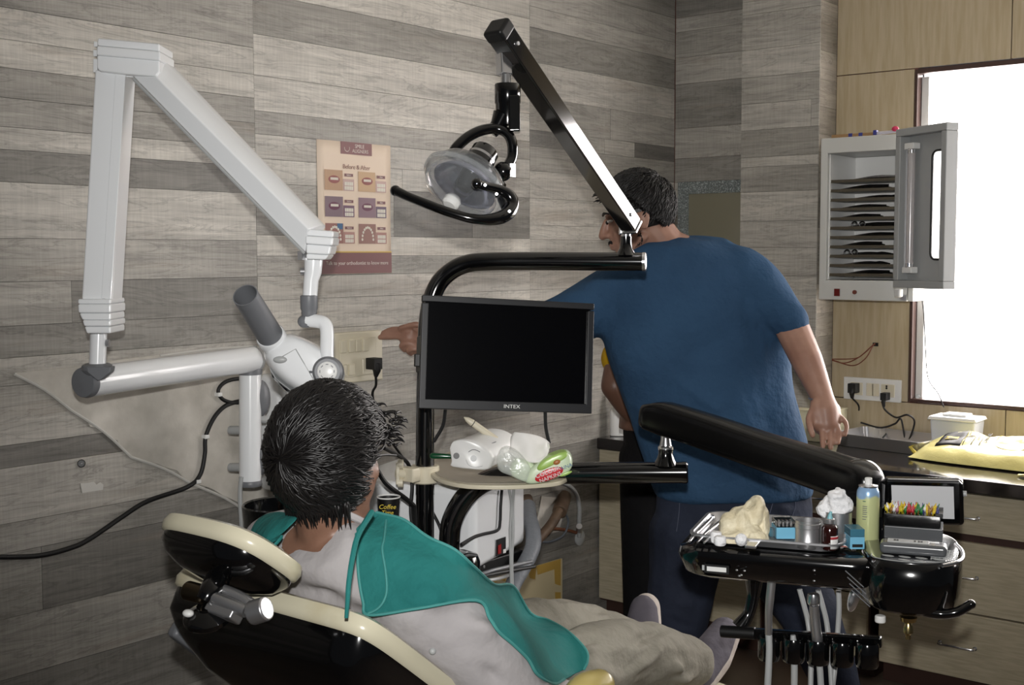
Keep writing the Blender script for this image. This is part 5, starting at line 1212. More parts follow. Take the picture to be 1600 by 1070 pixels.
def nearest_drape(x, y, off=.006):
    r = ray(x, y).normalized(); bp_ = DRT.ray_cast(CAM, r, 4)
    return (bp_[0]-VF*off) if bp_[0] is not None else P(x, y, 1.95)
vs_ = [p for r in drows for p in r]; n_ = len(drows[0])
DRT = BVHTree.FromPolygons(vs_, [(i*n_+k, i*n_+k+1, (i+1)*n_+k+1, (i+1)*n_+k) for i in range(len(drows)-1) for k in range(n_-1)])
G().tube([nearest_drape(x, y) for x, y in ((604, 812), (601, 840), (598, 858), (603, 890), (605, 920), (600, 938), (590, 950), (576, 957))], .0022, 6, smooth=5).obj('seam', 'tealt', t)
G().tube([P(581, 800, 1.96), P(560, 835, 1.90), P(551, 870, 1.86), P(545, 910, 1.84), P(543, 940, 1.83), P(541, 965, 1.83)], [.005, .0045, .004, .003], 8, smooth=6).obj('tie_string', 'teal', t)
t2 = G().grid([[P(x, y, d) for x, y, d in r] for r in (((387, 842, 2.20), (394, 850, 2.15), (400, 853, 2.13), (407, 850, 2.12)), ((392, 826, 2.22), (404, 832, 2.14), (414, 840, 2.10), (424, 846, 2.09)), ((399, 813, 2.24), (414, 816, 2.15), (430, 826, 2.09), (442, 834, 2.07)), ((412, 803, 2.25), (428, 803, 2.17), (444, 812, 2.09), (456, 819, 2.06)), ((436, 799, 2.24), (446, 800, 2.17), (458, 806, 2.10), (468, 808, 2.07)))]).obj('drape_corner', 'teal', t, solid=.004, ang=180, sub=2)
G().tube([P(424, 846, 2.09), P(440, 838, 2.06), P(424, 856, 2.05), P(408, 866, 2.05)], .003, 6, smooth=4).obj('tie_string', 'teal', t)
# ================================================================== man in the blue T-shirt
t = thing('person', 'man in blue T-shirt and jeans bending to reach the switch board', 'person', (1.0, 3.1, 0))
D0 = 3.82
g = G(); mh = P(996, 338, 3.80)
mm_, mq = headshape(g, mh, -RX*.95-UP*.24+FW*.12, UP*.97-RX*.24, 1.08, P(1062, 398, 3.82))
def ring(cx, y, hw, dr, d=D0, tilt=0., k=1.): 
    c = P(cx, y, d); return (c, (RX*math.cos(tilt)+UP*math.sin(tilt))*(hw*d/FPX)*k, FW*dr*k)
shr = [(1085, 372, 48, .07, -.1), (1082, 392, 100, .11, -.08), (1080, 425, 140, .135, -.04), (1080, 470, 148, .15, 0), (1084, 520, 146, .155, 0), (1094, 570, 141, .155, 0), (1107, 620, 136, .155, 0), (1122, 670, 132, .155, 0), (1136, 720, 130, .155, 0), (1144, 758, 127, .15, 0), (1147, 776, 122, .145, 0)]
g.loft([ring(*q[:4], tilt=q[4], k=.80) for q in shr[1:]], 24)
shl, ell_, wrl = P(972, 470, 3.84), P(800, 512, 3.86), P(700, 529, 3.88)
sL = lw(596, 519, .03); depL = (sL-CAM).dot(VF)
g.limb([shl, ell_], [.07, .047]); g.limb([ell_, wrl], [.046, .031])
pl0 = P(668, 529, 3.885); g.limb([wrl, pl0, P(640, 527, depL-.03)], [.031, .036, .034]); g.limb([P(668, 540, 3.88), P(645, 545, depL-.035)], [.022, .018])
fA = depL-.02
for pts, r_ in (([(644, 519, fA-.03), (628, 515, fA-.02), (612, 515, fA-.01), (599, 520, fA)], .0105), ([(644, 528, fA-.03), (626, 526, fA-.02), (610, 526, fA-.01), (594, 527, fA)], .0105), ([(648, 538, fA-.04), (636, 536, fA-.04), (627, 540, fA-.03), (632, 547, fA-.02)], .0098), ([(656, 546, fA-.04), (646, 545, fA-.045), (638, 548, fA-.035), (642, 553, fA-.02)], .0095), ([(666, 514, fA-.03), (652, 507, fA-.05), (638, 509, fA-.04), (626, 512, fA-.03)], .010)):
    finger(g, [P(*q) for q in pts], r_)
shr_, elr, wrr = P(1160, 440, 3.80), P(1240, 518, 3.70), P(1284, 618, 3.60)
g.limb([P(1150, 440, 3.80), P(1205, 478, 3.75), elr], [.07, .045, .05]); g.limb([elr, P(1262, 566, 3.65), wrr], [.052, .047, .034])
g.limb([wrr, P(1288, 640, 3.59), P(1291, 662, 3.58)], [.033, .043, .040]); g.limb([P(1276, 632, 3.58), P(1276, 660, 3.57)], [.02, .022]); g.limb([P(1302, 640, 3.59), P(1304, 664, 3.58)], [.022, .018])
for pts, r_ in (([(1283, 660, 3.57), (1284, 674, 3.555), (1285, 687, 3.54), (1286, 699, 3.53)], .0092), ([(1295, 662, 3.57), (1297, 675, 3.55), (1298, 688, 3.535), (1298, 700, 3.53)], .0092), ([(1305, 660, 3.57), (1309, 670, 3.55), (1311, 681, 3.54), (1309, 692, 3.53)], .0088), ([(1311, 650, 3.575), (1320, 658, 3.56), (1323, 668, 3.55), (1321, 679, 3.54)], .008), ([(1272, 636, 3.58), (1264, 653, 3.56), (1266, 668, 3.545), (1270, 680, 3.54)], .0105)):
    finger(g, [P(*q) for q in pts], r_)
def legs(g, infl):
    g.loft([ring(1146, 745, 112+infl, .125), ring(1147, 790, 116+infl, .14), ring(1146, 835, 116+infl, .135), ring(1142, 870, 100+infl, .11)], 24)
    fz = lambda x, d: Vector(P(x, 800, d)) 
    aL = P(1050, 1120, 3.80); aL.z = .09; aR = P(1330, 1110, 3.66); aR.z = .09
    kL, kR = P(1058, 965, 3.80), P(1268, 965, 3.70)
    g.limb([P(1080, 835, D0), P(1068, 900, D0), kL], [.128+infl*.001, .112, .098]); g.limb([kL, kL.lerp(aL, .5), aL], [.094, .078, .056])
    g.limb([P(1205, 835, D0), P(1232, 900, 3.77), kR], [.128+infl*.001, .112, .092]); g.limb([kR, kR.lerp(aR, .5), aR], [.090, .076, .056])
    return aL, aR
g2 = G(); 
for a_, b_ in ((P(1080, 835, D0), P(1058, 965, 3.80)), (P(1205, 835, D0), P(1268, 965, 3.70))): g.limb([a_, b_], [.09, .06])
g.loft([ring(1146, 745, 95, .1), ring(1147, 790, 100, .11), ring(1146, 850, 90, .1)], 20)
aL = P(1050, 1120, 3.80); aL.z = .09; aR = P(1330, 1110, 3.66); aR.z = .09
g.limb([P(1058, 965, 3.80), aL], [.058, .036]); g.limb([P(1268, 965, 3.70), aR], [.058, .036])
blob('body', g, 'skinm', t, vox=.0045, it=4)
# sleeves and shirt
g = G(); g.loft([ring(*q[:4], tilt=q[4]) for q in shr], 28)
g.limb([P(1075, 405, D0), P(1150, 432, 3.80), P(1192, 462, 3.76), P(1234, 500, 3.70)], [.075, .105, .088, .058])
g.limb([P(1060, 420, D0), P(975, 455, 3.83), P(900, 492, 3.84), P(850, 506, 3.85)], [.085, .098, .092, .074])
g.limb([P(1045, 398, 3.82), P(1080, 393, 3.82), P(1125, 398, 3.82)], [.05, .055, .06])
def q4(x, y, d=3.66): return tuple(P(x, y, d))
mf = [(q4(985, 545), q4(1120, 640), .016, .012), (q4(960, 530), q4(1070, 530), .014, -.006), (q4(1020, 610), q4(1110, 700), .02, -.007), (q4(1195, 470), q4(1225, 560), .018, -.010), (q4(1215, 560), q4(1240, 690), .02, .014), (q4(1180, 500), q4(1215, 700), .022, -.014), (q4(1170, 420), q4(1200, 480), .016, .008), (q4(1040, 690), q4(1160, 750), .015, .006), (q4(1150, 600), q4(1205, 740), .02, .007), (q4(1140, 440), q4(1170, 560), .03, .008), (q4(1000, 470), q4(1040, 560), .03, .006)]
blob('tshirt', g, 'blue', t, vox=.0085, it=14, post=chain(folds(mf), noisy(.010, 6)))
g = G(); legs(g, 8)
jf = []
for x0, y0_, x1_, y1_, w_, a_ in ((1010, 935, 1100, 950, .012, .01), (1015, 960, 1095, 985, .012, -.01), (1020, 985, 1085, 995, .012, .01), (1040, 780, 1035, 900, .012, .006), (1110, 870, 1130, 800, .016, -.01), (1160, 780, 1250, 850, .016, .009), (1210, 790, 1262, 800, .014, .01)): jf.append((q4(x0, y0_, 3.7), q4(x1_, y1_, 3.7), w_, a_))
jn = blob('jeans', g, 'denim', t, vox=.0085, it=6, post=chain(folds(jf), noisy(.007, 9)))
JT = BVHTree.FromPolygons([v.co for v in jn.data.vertices], [tuple(p.vertices) for p in jn.data.polygons])
M['stitch'] = mat('pale_stitching', (80, 86, 104), .8)
def onj(x, y):
    h = JT.ray_cast(CAM, ray(x, y).normalized(), 6); return h[0]-VF*.0015 if h[0] is not None else P(x, y, 3.7)
for pts in (((1062, 775), (1061, 800), (1057, 830)), ((1128, 772), (1152, 774), (1174, 775)), ((1217, 760), (1203, 800), (1199, 835)), ((1236, 752), (1238, 765), (1243, 788), (1236, 812))):
    G().tube([onj(*q) for q in pts], .0011, 5, smooth=4).obj('stitched_seam', 'stitch', jn)
# man's hair, beard, brow, eye, bracelet, shoes
def insm(d):
    if d.y > .45 and d.z < .30: return False
    if d.z < -.10 and d.y > .0: return False
    if d.z < -.62: return False
    return True
hair('hair', t, mh+mm_.col[2]*.030-mm_.col[1]*.012, mm_, (.092, .112, .112), (0, -.75, .6), insm, 1900, .045, .0020, 8, shag=.0045)
g = G(); rnd = random.Random(4)
for i in range(50):
    x = rnd.uniform(-.07, .07); o_ = mq(x, .062+rnd.uniform(-.015, .02), .07+rnd.uniform(-.01, .03)); d1 = mm_.col[1]*rnd.uniform(.5, 1.1)+mm_.col[2]*rnd.uniform(.1, .5)
    g.tube([o_, o_+d1*.02, o_+d1*.03-UP*.006], [.004, .003, .0008], 5)
for i in range(60):
    s = rnd.choice((-1, 1)); o_ = mq(s*.079, rnd.uniform(-.0, .03), rnd.uniform(-.02, .03)); g.tube([o_, o_-UP*.02+mm_.col[1]*.004], [.003, .0008], 5)
g.obj('hair_fringe', 'hair', t, ang=180)['kind'] = 'stuff'
g = G(); bm_ = Matrix((mm_.col[0], mm_.col[1], mm_.col[2])).transposed()
for s in (-1, 1):
    g2 = G()
    for i in range(330):
        u = rnd.random(); v_ = rnd.random(); o_ = mq(s*(.060-.045*u), .0+.085*u, -.075-.030*u+.03*v_*(1-u*.6)); 
        dn = (-UP*.8+mm_.col[1]*.3); g2.tube([o_, o_+dn*.007], [.0016, .0004], 4, caps=False)
    g.add(g2.v, g2.f)
for i in range(70):
    x = rnd.uniform(-.022, .022); o_ = mq(x, .098-abs(x)*.5, -.052+rnd.uniform(-.003, .003)); g.tube([o_, o_-UP*.007+mm_.col[1]*.001], [.002, .0006], 4, caps=False)
g.obj('beard', 'hair', t, ang=180)['kind'] = 'stuff'
for s in (-1, 1):
    G().tube([mq(s*.012, .096, .026), mq(s*.03, .090, .032), mq(s*.048, .074, .026)], [.003, .0042, .002], 6, smooth=3).obj('eyebrow', 'hair', t)
    e = G().ell(mq(s*.030, .0795, .006), (.0095, .0105, .006), mm_).obj('eye', 'eye', t)
    G().ell(mq(s*.031, .088, .004), (.006, .0045, .006), mm_).obj('iris', 'hair', e)
G().tube([wrr+(RX*math.cos(a)*.037+FW*math.sin(a)*.036)+UP*(.0-.012*math.cos(a)*.3)-UP*.012 for a in np.linspace(0, 2*PI, 28)], .0022, 8, caps=False).obj('bracelet', 'steel', t)
for a_ in (aL, aR):
    f_ = (FW+RX*.1).normalized(); o_ = V(a_.x, a_.y, 0)
    blob('shoe', G().limb([o_-f_*.06+UP*.045, o_+f_*.05+UP*.045, o_+f_*.17+UP*.038], [.044, .045, .036]).limb([o_-f_*.03+UP*.06, o_-f_*.03+UP*.10], [.045, .045]), 'blackm', t, vox=.007, it=3, post=lambda co, no: np.stack([co[:, 0], co[:, 1], np.maximum(co[:, 2], .001)], 1))
# ================================================================== second standing person, mostly hidden
t = thing('person', 'person in yellow shirt and black trousers hidden behind the blue shirted man', 'person', (.33, 3.62, 0))
DD = 4.25
g = G(); h2 = P(1030, 452, DD)
m2, q2_ = headshape(g, h2, FW*.9-RX*.3-UP*.2, UP, .96, P(1030, 505, DD))
g.loft([(P(1030, 508, DD), RX*.07, FW*.06), (P(1030, 530, DD), RX*.15, FW*.09), (P(1030, 600, DD), RX*.13, FW*.1), (P(1020, 670, DD), RX*.12, FW*.1)], 20)
g.limb([P(972, 545, DD-.05), P(960, 603, DD-.10)], [.052, .047]); g.limb([P(960, 603, DD-.10), P(985, 640, DD-.06), P(1012, 662, DD-.0)], [.047, .040, .028]); 
g.limb([P(1012, 662, DD), P(1035, 678, DD+.03)], [.028, .03])
for i in range(4): finger(g, [P(1030, 670+5*i, DD+.03), P(1040, 672+5*i, DD+.04), P(1050, 675+5*i, DD+.04), P(1056, 680+5*i, DD+.035)], .008)
finger(g, [P(1020, 660, DD+.02), P(1028, 655, DD+.03), P(1036, 655, DD+.04), P(1042, 658, DD+.04)], .009)
g.limb([P(1090, 545, DD+.05), P(1105, 605, DD+.05)], [.05, .045]); g.limb([P(1105, 605, DD+.05), P(1080, 665, DD+.1)], [.044, .03])
f1 = P(1000, 900, DD); f1.z = .07; f2 = P(1065, 900, DD); f2.z = .07
for a_, f_ in ((P(998, 700, DD), f1), (P(1050, 700, DD), f2)): g.limb([a_-UP*.05, a_.lerp(f_, .5), f_], [.055, .05, .035])
blob('body', g, 'skind', t, vox=.007, it=5)
g = G(); g.loft([(P(1030, 505, DD), RX*.08, FW*.07), (P(1030, 528, DD), RX*.17, FW*.11), (P(1030, 600, DD), RX*.15, FW*.12), (P(1022, 655, DD), RX*.118, FW*.12)], 20).limb([P(1000, 530, DD), P(968, 560, DD-.06)], [.07, .066]).limb([P(1070, 530, DD), P(1095, 565, DD+.05)], [.07, .062])
blob('yellow_shirt', g, 'yellow', t, vox=.009, it=5)
g = G(); g.loft([(P(1024, 652, DD), RX*.115, FW*.11), (P(1026, 700, DD), RX*.115, FW*.12), (P(1030, 760, DD), RX*.11, FW*.11)], 20)
for a_, f_ in ((P(1004, 715, DD), f1+UP*.02), (P(1054, 715, DD), f2+UP*.02)): g.limb([a_, a_.lerp(f_, .5), f_], [.084, .068, .055])
blob('black_trousers', g, 'blacktr', t, vox=.009, it=5)
hair('hair', t, h2+UP*.025, m2, (.085, .1, .1), (0, -.7, .6), insm, 300, .05, .004, 9)
for a_ in (f1, f2):
    o_ = V(a_.x, a_.y, 0); f_ = FW; blob('shoe', G().limb([o_-f_*.05+UP*.04, o_+f_*.05+UP*.04, o_+f_*.14+UP*.034], [.04, .04, .032]), 'blackm', t, vox=.008, it=3)
# ================================================================== delivery arm and console
t = thing('delivery_unit', 'black dental instrument console hanging on a thick padded arm', 'console', P(1040, 690, 3.02))
DU = t
ptsd = [(1014, 650, 3.02, .036, .030), (1040, 654, 3.0, .046, .038), (1110, 676, 2.92, .047, .040), (1200, 707, 2.80, .047, .041), (1290, 736, 2.66, .049, .043), (1345, 756, 2.56, .051, .044), (1362, 765, 2.53, .044, .04)]
cs = crom([V(a, b, c) for a, b, c, d, e in ptsd], 4); hh = [float(np.interp(i/(len(cs)-1), np.linspace(0, 1, len(ptsd)), [q[3] for q in ptsd])) for i in range(len(cs))]; dd_ = [float(np.interp(i/(len(cs)-1), np.linspace(0, 1, len(ptsd)), [q[4] for q in ptsd])) for i in range(len(cs))]
C3 = [P(*q) for q in cs]; axd = (C3[-1]-C3[0]).normalized(); up_ = (UP-axd*UP.dot(axd)).normalized(); sdv = axd.cross(up_).normalized()
rg = [(C3[0]-axd*.012, up_*hh[0]*.8, sdv*dd_[0]*.8)]+[(c, up_*h*.9, sdv*d) for c, h, d in zip(C3, hh, dd_)]+[(C3[-1]+axd*.012, up_*.030, sdv*.028)]
G().loft(rg, 32, .6).obj('padded_arm', 'blackp', t, ang=60)
G().tube([P(1336, 748, 2.57), P(1350, 744, 2.56), P(1360, 752, 2.55), P(1363, 775, 2.55), P(1363, 842, 2.55)], [.040, .036, .030, .025, .024], 24, smooth=5).obj('arm_drop_elbow', 'black', t)
# console in its own frame
ZC = onz(1200, 866, .5).z
def zpt(x, y, d): return P(x, y, d)
fl0 = P(1072, 852, 2.42); ZT = fl0.z
fr0 = onz(1335, 873, ZT); eU = (fr0-fl0).normalized(); eU.z = 0; eU.normalize(); eV = V(-eU.y, eU.x, 0)
def K(u, v_, w_=0.): return fl0+eU*u+eV*v_+UP*w_
def KM(x, y, w_=0.):   # a pixel dropped on the console's top plane
    return onz(x, y, ZT+w_)
LT = (fr0-fl0).length
def kout(u0, u1, v0, v1, r, w_, n=7):
    out = []
    for cu_, cv_, a0 in ((u1-r, v1-r, 0), (u0+r, v1-r, 90), (u0+r, v0+r, 180), (u1-r, v0+r, 270)):
        for k in range(n+1):
            a = math.radians(a0+90*k/n); out.append(K(cu_+r*math.cos(a), cv_+r*math.sin(a), w_))
    return out
def kstack(rings, name, m, par=t, **k):
    g = G(); n = len(rings[0]); g.v = [p for r in rings for p in r]
    g.f = [(i*n+q, i*n+(q+1) % n, (i+1)*n+(q+1) % n, (i+1)*n+q) for i in range(len(rings)-1) for q in range(n)]+[tuple(range(n)), tuple((len(rings)-1)*n+q for q in range(n))]
    return g.obj(name, m, par, ang=45, **k)
kstack([kout(.0, LT+.03, .02, .25, .05, -.066), kout(-.012, LT+.04, .0, .27, .055, -.056), kout(-.022, LT+.045, -.014, .285, .05, -.02), kout(-.018, LT+.045, -.012, .283, .05, -.006), kout(-.002, LT+.04, -.004, .275, .045, .0)], 'tray_housing', 'black')
U1 = LT+.005; U2 = LT+.192
def pod(k, w_):   # rounded control pod on the right
    out = []; cu_, cv_ = (U1+U2)/2, .115; hu, hv = (U2-U1)/2*k, .155*k
    for q in range(48):
        a = 2*PI*q/48; out.append(K(cu_+hu*math.copysign(abs(math.cos(a))**.75, math.cos(a)), cv_+hv*math.copysign(abs(math.sin(a))**.75, math.sin(a))-.0, w_))
    return out
kstack([pod(.84, -.094), pod(.95, -.086), pod(1.0, -.064), pod(1.02, -.03), pod(1.0, -.004), pod(.95, .006)], 'control_pod', 'black')
kstack([pod(.93, .004), pod(.93, .0075), pod(.90, .0085)], 'control_panel', mat('smoked_panel', (34, 35, 38), .18, coat=.6))
pc_ = K((U1+U2)/2-.02, -.0, .009)
for i in range(4): G().ell(K(U1+.055+i*.030, .012, .0088), (.012, .006, .0012)).obj('panel_button', 'lgrey', t)
for i in range(2): G().ell(K(U1+.085+i*.028, -.012, .0088), (.012, .005, .0012)).obj('panel_button', 'lgrey', t)
G().tube([K(U1+.025, .02, .009), K(U1+.03, -.01, .009), K(U1+.07, -.026, .009), K(U1+.12, -.022, .009), K(U1+.16, -.0, .009), K(U1+.165, .02, .009)], .0008, 5, smooth=5).obj('panel_outline', 'lgrey', t)
G().tube([K(U2-.035, -.022, .006), K(U2-.012, .0, .008), K(U2+.0, .04, .008), K(U2-.001, .10, .008), K(U2-.012, .15, .008)], .004, 10, smooth=5).obj('bright_rim', 'chrome', t)
G().box((0, 0, 0), (.05, .002, .010)).xf(frame(K(.06, -.0135, -.038), eU, UP)@Matrix.Rotation(PI/2, 4, 'X')).obj('front_label', 'lgrey', t, smooth=False)
G().prism([K(.040, -.014, -.047), K(.088, -.014, -.047), K(.088, -.014, -.030), K(.040, -.014, -.030)], -eV*.002).obj('label_window', 'blackm', t)
G().prism([K(.045, -.016, -.043), K(.083, -.016, -.043), K(.083, -.016, -.034), K(.045, -.016, -.034)], -eV*.001).obj('front_label', 'whitep', t)
for (u, w_) in ((.103, -.037), (.118, -.037), (.108, -.048), (.112, -.046), (.25, -.025), (.25, -.045)): G().ell(K(u, -.0145, w_), (.003, .002, .002)).obj('front_screw', 'steel', t)
for i in range(4): G().bar(K(LT-.015+i*.004, -.016, -.02-i*.012), K(LT+.02+i*.004, -.03, -.045-i*.012), .0015, .0015, UP).obj('scratch_rib', 'grey', t)
# knob, valve and handle under the pod
G().cyl(K(U1+.045, -.02, -.098), K(U1+.045, -.02, -.112), .010).obj('white_knob', 'whitep', t, bevel=.003)
G().lathe([(.016, 0), (.014, -.008), (.006, -.012), (.009, -.02), (.009, -.03), (.005, -.034), (.005, -.042)], K(U1+.095, -.02, -.096), UP, 16).obj('brass_valve', mat('brass', (190, 170, 120), .25, metal=1), t)
G().tube([P(1422, 924, 2.30), P(1430, 942, 2.28), P(1446, 954, 2.26), P(1470, 959, 2.25), P(1495, 956, 2.24), P(1517, 944, 2.24)], [.018, .015, .011, .0095, .009, .0085], 16, smooth=6).obj('pull_handle', 'black', t)
G().ell(P(1517, 944, 2.24), (.0088, .0088, .0088)).obj('handle_tip', 'black', t)
# bracket and instrument holders
G().tube([P(1178, 905, 2.50), P(1177, 930, 2.50), P(1170, 958, 2.50), P(1156, 980, 2.50)], [.019, .013, .012, .018], 14, smooth=5).obj('holder_bracket', 'black', t)
hb0, hb1 = P(1128, 986, 2.50), P(1378, 1003, 2.36)
G().bar(hb0, hb1, .016, .022, FW).obj('holder_bar', 'black', t, bevel=.004)
G().cyl(hb0-(hb1-hb0).normalized()*.002, hb0+(hb1-hb0)*.22, .0125).obj('holder_bar_sleeve', 'blackm', t, bevel=.002)
hol = []
for i, x in enumerate((1202, 1240, 1278, 1316, 1355)):
    d = 2.44-.0006*(x-1202); c = P(x, 1010+.07*(x-1202), d)
    G().lathe([(.020, -.026), (.0225, -.02), (.0225, .016), (.020, .022), (.016, .018), (.016, -.02)], c, UP, 24).obj('instrument_holder', 'black', t); hol.append(c)
for x in (1192, 1364): G().bar(P(x, 905, 2.62), P(x, 1060, 2.62), .016, .016, RX).obj('support_post', 'maroon', t) if False else None
# ------------------------------------------------------------------ instruments and hoses (held in the holders)
def hose(pts, label, m='lgrey', r=.0052, nm='instrument_hose'):
    return tag(G().tube([P(*q) for q in pts], r, 12, smooth=6).obj(nm, m), label, 'hose')
t = thing('air_syringe', 'chrome three-way syringe hanging leftmost in the instrument holders', 'dental instrument', P(1205, 905, 2.40))
G().tube([P(1206, 905, 2.40), P(1203, 935, 2.405), P(1201, 960, 2.41), P(1201, 990, 2.42)], [.0085, .0085, .0075, .0075], 14, smooth=4).obj('syringe_body', 'steel', t)
G().ell(P(1207, 904, 2.39), (.0095, .0095, .007)).obj('button', 'lgrey', t)
G().tube([P(1201, 990, 2.42), P(1202, 1015, 2.42), P(1200, 1060, 2.42), P(1197, 1110, 2.42)], .0068, 12, smooth=4).obj('hose', 'lgrey', t)
t = thing('handpiece', 'silver dental handpiece hanging third in the instrument holders', 'dental instrument', P(1272, 940, 2.38))
G().lathe([(.006, .018), (.011, .016), (.0125, .010), (.0125, -.002), (.009, -.006)], P(1271, 940, 2.38), UP, 20).obj('turbine_head', 'chrome', t)
G().tube([P(1272, 945, 2.38), P(1273, 965, 2.385), P(1277, 1000, 2.39), P(1279, 1025, 2.40)], [.0095, .010, .0105, .009], 14, smooth=4).obj('handpiece_body', 'steel', t)
G().tube([P(1279, 1022, 2.40), P(1282, 1060, 2.40), P(1284, 1110, 2.40)], .0062, 12, smooth=4).obj('hose', 'lgrey', t)
t = thing('scaler', 'short grey scaler tip standing second in the instrument holders', 'dental instrument', P(1240, 1000, 2.42))
G().tube([P(1239, 992, 2.42), P(1240, 1003, 2.42), P(1241, 1020, 2.42)], [.005, .007, .007], 12).obj('tip', 'lgrey', t)
G().tube([P(1241, 1018, 2.42), P(1241, 1060, 2.42), P(1240, 1110, 2.42)], .0065, 12, smooth=3).obj('hose', 'lgrey', t)
hose([(1249, 920, 2.50), (1256, 945, 2.50), (1263, 975, 2.50), (1267, 1020, 2.48), (1266, 1110, 2.46)], 'pale hose rising just left of the silver handpiece')
hose([(1278, 921, 2.50), (1285, 945, 2.50), (1292, 975, 2.50), (1296, 1020, 2.49), (1302, 1110, 2.47)], 'pale hose hanging just right of the silver handpiece')
hose([(1310, 922, 2.50), (1311, 950, 2.50), (1309, 985, 2.50), (1306, 1030, 2.49), (1296, 1110, 2.47)], 'rightmost pale hose under the instrument console')
t = thing('mouth_mirror_cup', 'small shiny steel cup hanging behind the console front', 'cup', P(1333, 935, 2.48))
G().ell(P(1334, 934, 2.50), (.012, .008, .030), Matrix((RX, FW, UP)).transposed()@Matrix.Rotation(.25, 3, 'Y')).obj('cup_body', 'chrome', t)
# ------------------------------------------------------------------ things on the console
t = thing('instrument_tray', 'shallow stainless steel tray set into the left of the console', 'tray', K(.1, .1, .001))
tc_ = K(LT*.47, .125, .006); rot_ = math.atan2(eU.y, eU.x)
open_tray(tc_, LT*.90, .225, .016, .03, 'steel', t, rot=rot_, lip=.007, th=.002)
TZ = ZT+.0085
def T(x, y, w_=0.): return onz(x, y, TZ+w_)
def Pz(x, y, base):  # point above 'base' seen at pixel x,y : same depth as base
    d = (base-CAM).dot(VF); return P(x, y, d)
GRP = 'steel instruments on the console tray'
for i, (a, b, lb) in enumerate((((1078, 850), (1112, 818), 'long shiny steel instrument at the left rim of the console tray'), ((1090, 851), (1126, 823), 'second long steel instrument lying in the console tray'), ((1100, 852), (1138, 828), 'thin steel probe beside the cotton rolls in the console tray'))):
    p, q = T(*a), T(*b); t = thing('steel_instrument', lb, 'dental instrument', p, GRP)
    G().tube([p+UP*.005, p.lerp(q, .3)+UP*.009, p.lerp(q, .7)+UP*.010, q+UP*.012], [.002, .004, .0045, .0035], 10, smooth=4).obj('shank', 'chrome' if i < 2 else 'steel', t)
    G().lathe([(.0055, 0), (.0055, .012), (.004, .014)], q+UP*.011, (q-p).normalized(), 12).obj('tip', 'chrome', t)
t = thing('crumpled_gloves', 'heap of crumpled cream latex gloves on the console tray', 'gloves', T(1160, 845))
gb = T(1163, 846)
d_ = (gb-CAM).dot(VF)
M['latex'] = mat('cream_latex', (226, 218, 192), .55, c2=(212, 200, 168), scale=22, bump=(34, 1., .012))
gg = G()
for (x, y, rx_, ry_, dq) in ((1140, 822, 17, 20, 0), (1158, 812, 22, 20, 0), (1178, 803, 14, 20, .0), (1184, 825, 13, 22, .01), (1165, 832, 26, 17, -.01), (1148, 836, 20, 13, -.02), (1182, 790, 9, 14, 0), (1192, 815, 6, 22, 0), (1190, 838, 8, 8, 0), (1134, 830, 11, 13, -.01)):
    u_9 = (d_+.03+dq)/FPX; c = P(x, y, d_+.03+dq); gg.ell(c, (rx_*u_9, .032, ry_*u_9), Matrix((RX, FW, UP)).transposed())
gg.limb([P(1184, 838, d_-.01), P(1194, 846, d_-.01), P(1200, 852, d_-.01)], [.009, .0075, .006]).limb([P(1176, 842, d_-.01), P(1173, 852, d_-.02), P(1168, 860, d_-.02)], [.010, .008, .006]).limb([P(1135, 842, d_-.01), P(1150, 850, d_-.02), P(1162, 852, d_-.02)], [.010, .008, .007])
def crease(co, no):
    d = np.array([-abs(noise.noise(Vector((p[0]*1.6, p[1], p[2]*.7))*17))*.020-abs(noise.noise(Vector(p)*34+Vector((3, 1, 7))))*.006+.006 for p in co]); co = co+no*d[:, None]; co[:, 2] = np.maximum(co[:, 2], TZ+.001); return co
blob('glove_heap', gg, 'latex', t, vox=.003, it=3, post=crease)
M['cotton'] = mat('white_cotton', (236, 236, 238), .9, bump=(60, 1., .01))
for i, (x, y, rx_, h_, lb) in enumerate(((1119, 848, .011, .022, 'white cotton roll leaning left of the gloves, further back one'), (1125, 852, .012, .018, 'white cotton roll in front of the gloves, left one'))):
    p = T(x, y); tag(G().lathe([(rx_*.8, 0), (rx_, .003), (rx_, h_-.003), (rx_*.8, h_)], p+UP*.0005, UP, 20).obj('cotton_roll', 'cotton'), lb, 'cotton', 'cotton rolls on the tray')
p = T(1158, 853); tag(G().ell(p+UP*.0125, (.012, .012, .0125)).obj('cotton_ball', 'cotton'), 'round white cotton ball in front of the cream gloves', 'cotton')
t = thing('steel_spatula', 'wide shiny steel spatula leaning right of the gloves', 'dental instrument', T(1180, 856))
p, q = T(1172, 860), T(1196, 835); G().bar(p+UP*.006, q+UP*.012, .022, .006, (q-p).cross(UP)).obj('blade', 'chrome', t, bevel=.002)
t = thing('glass_vial', 'small clear glass vial lying right of the gloves', 'vial', T(1207, 836))
G().lathe([(.006, 0), (.0075, .002), (.0075, .014), (.005, .018)], T(1207, 838), UP, 16).obj('vial_body', 'glass', t)
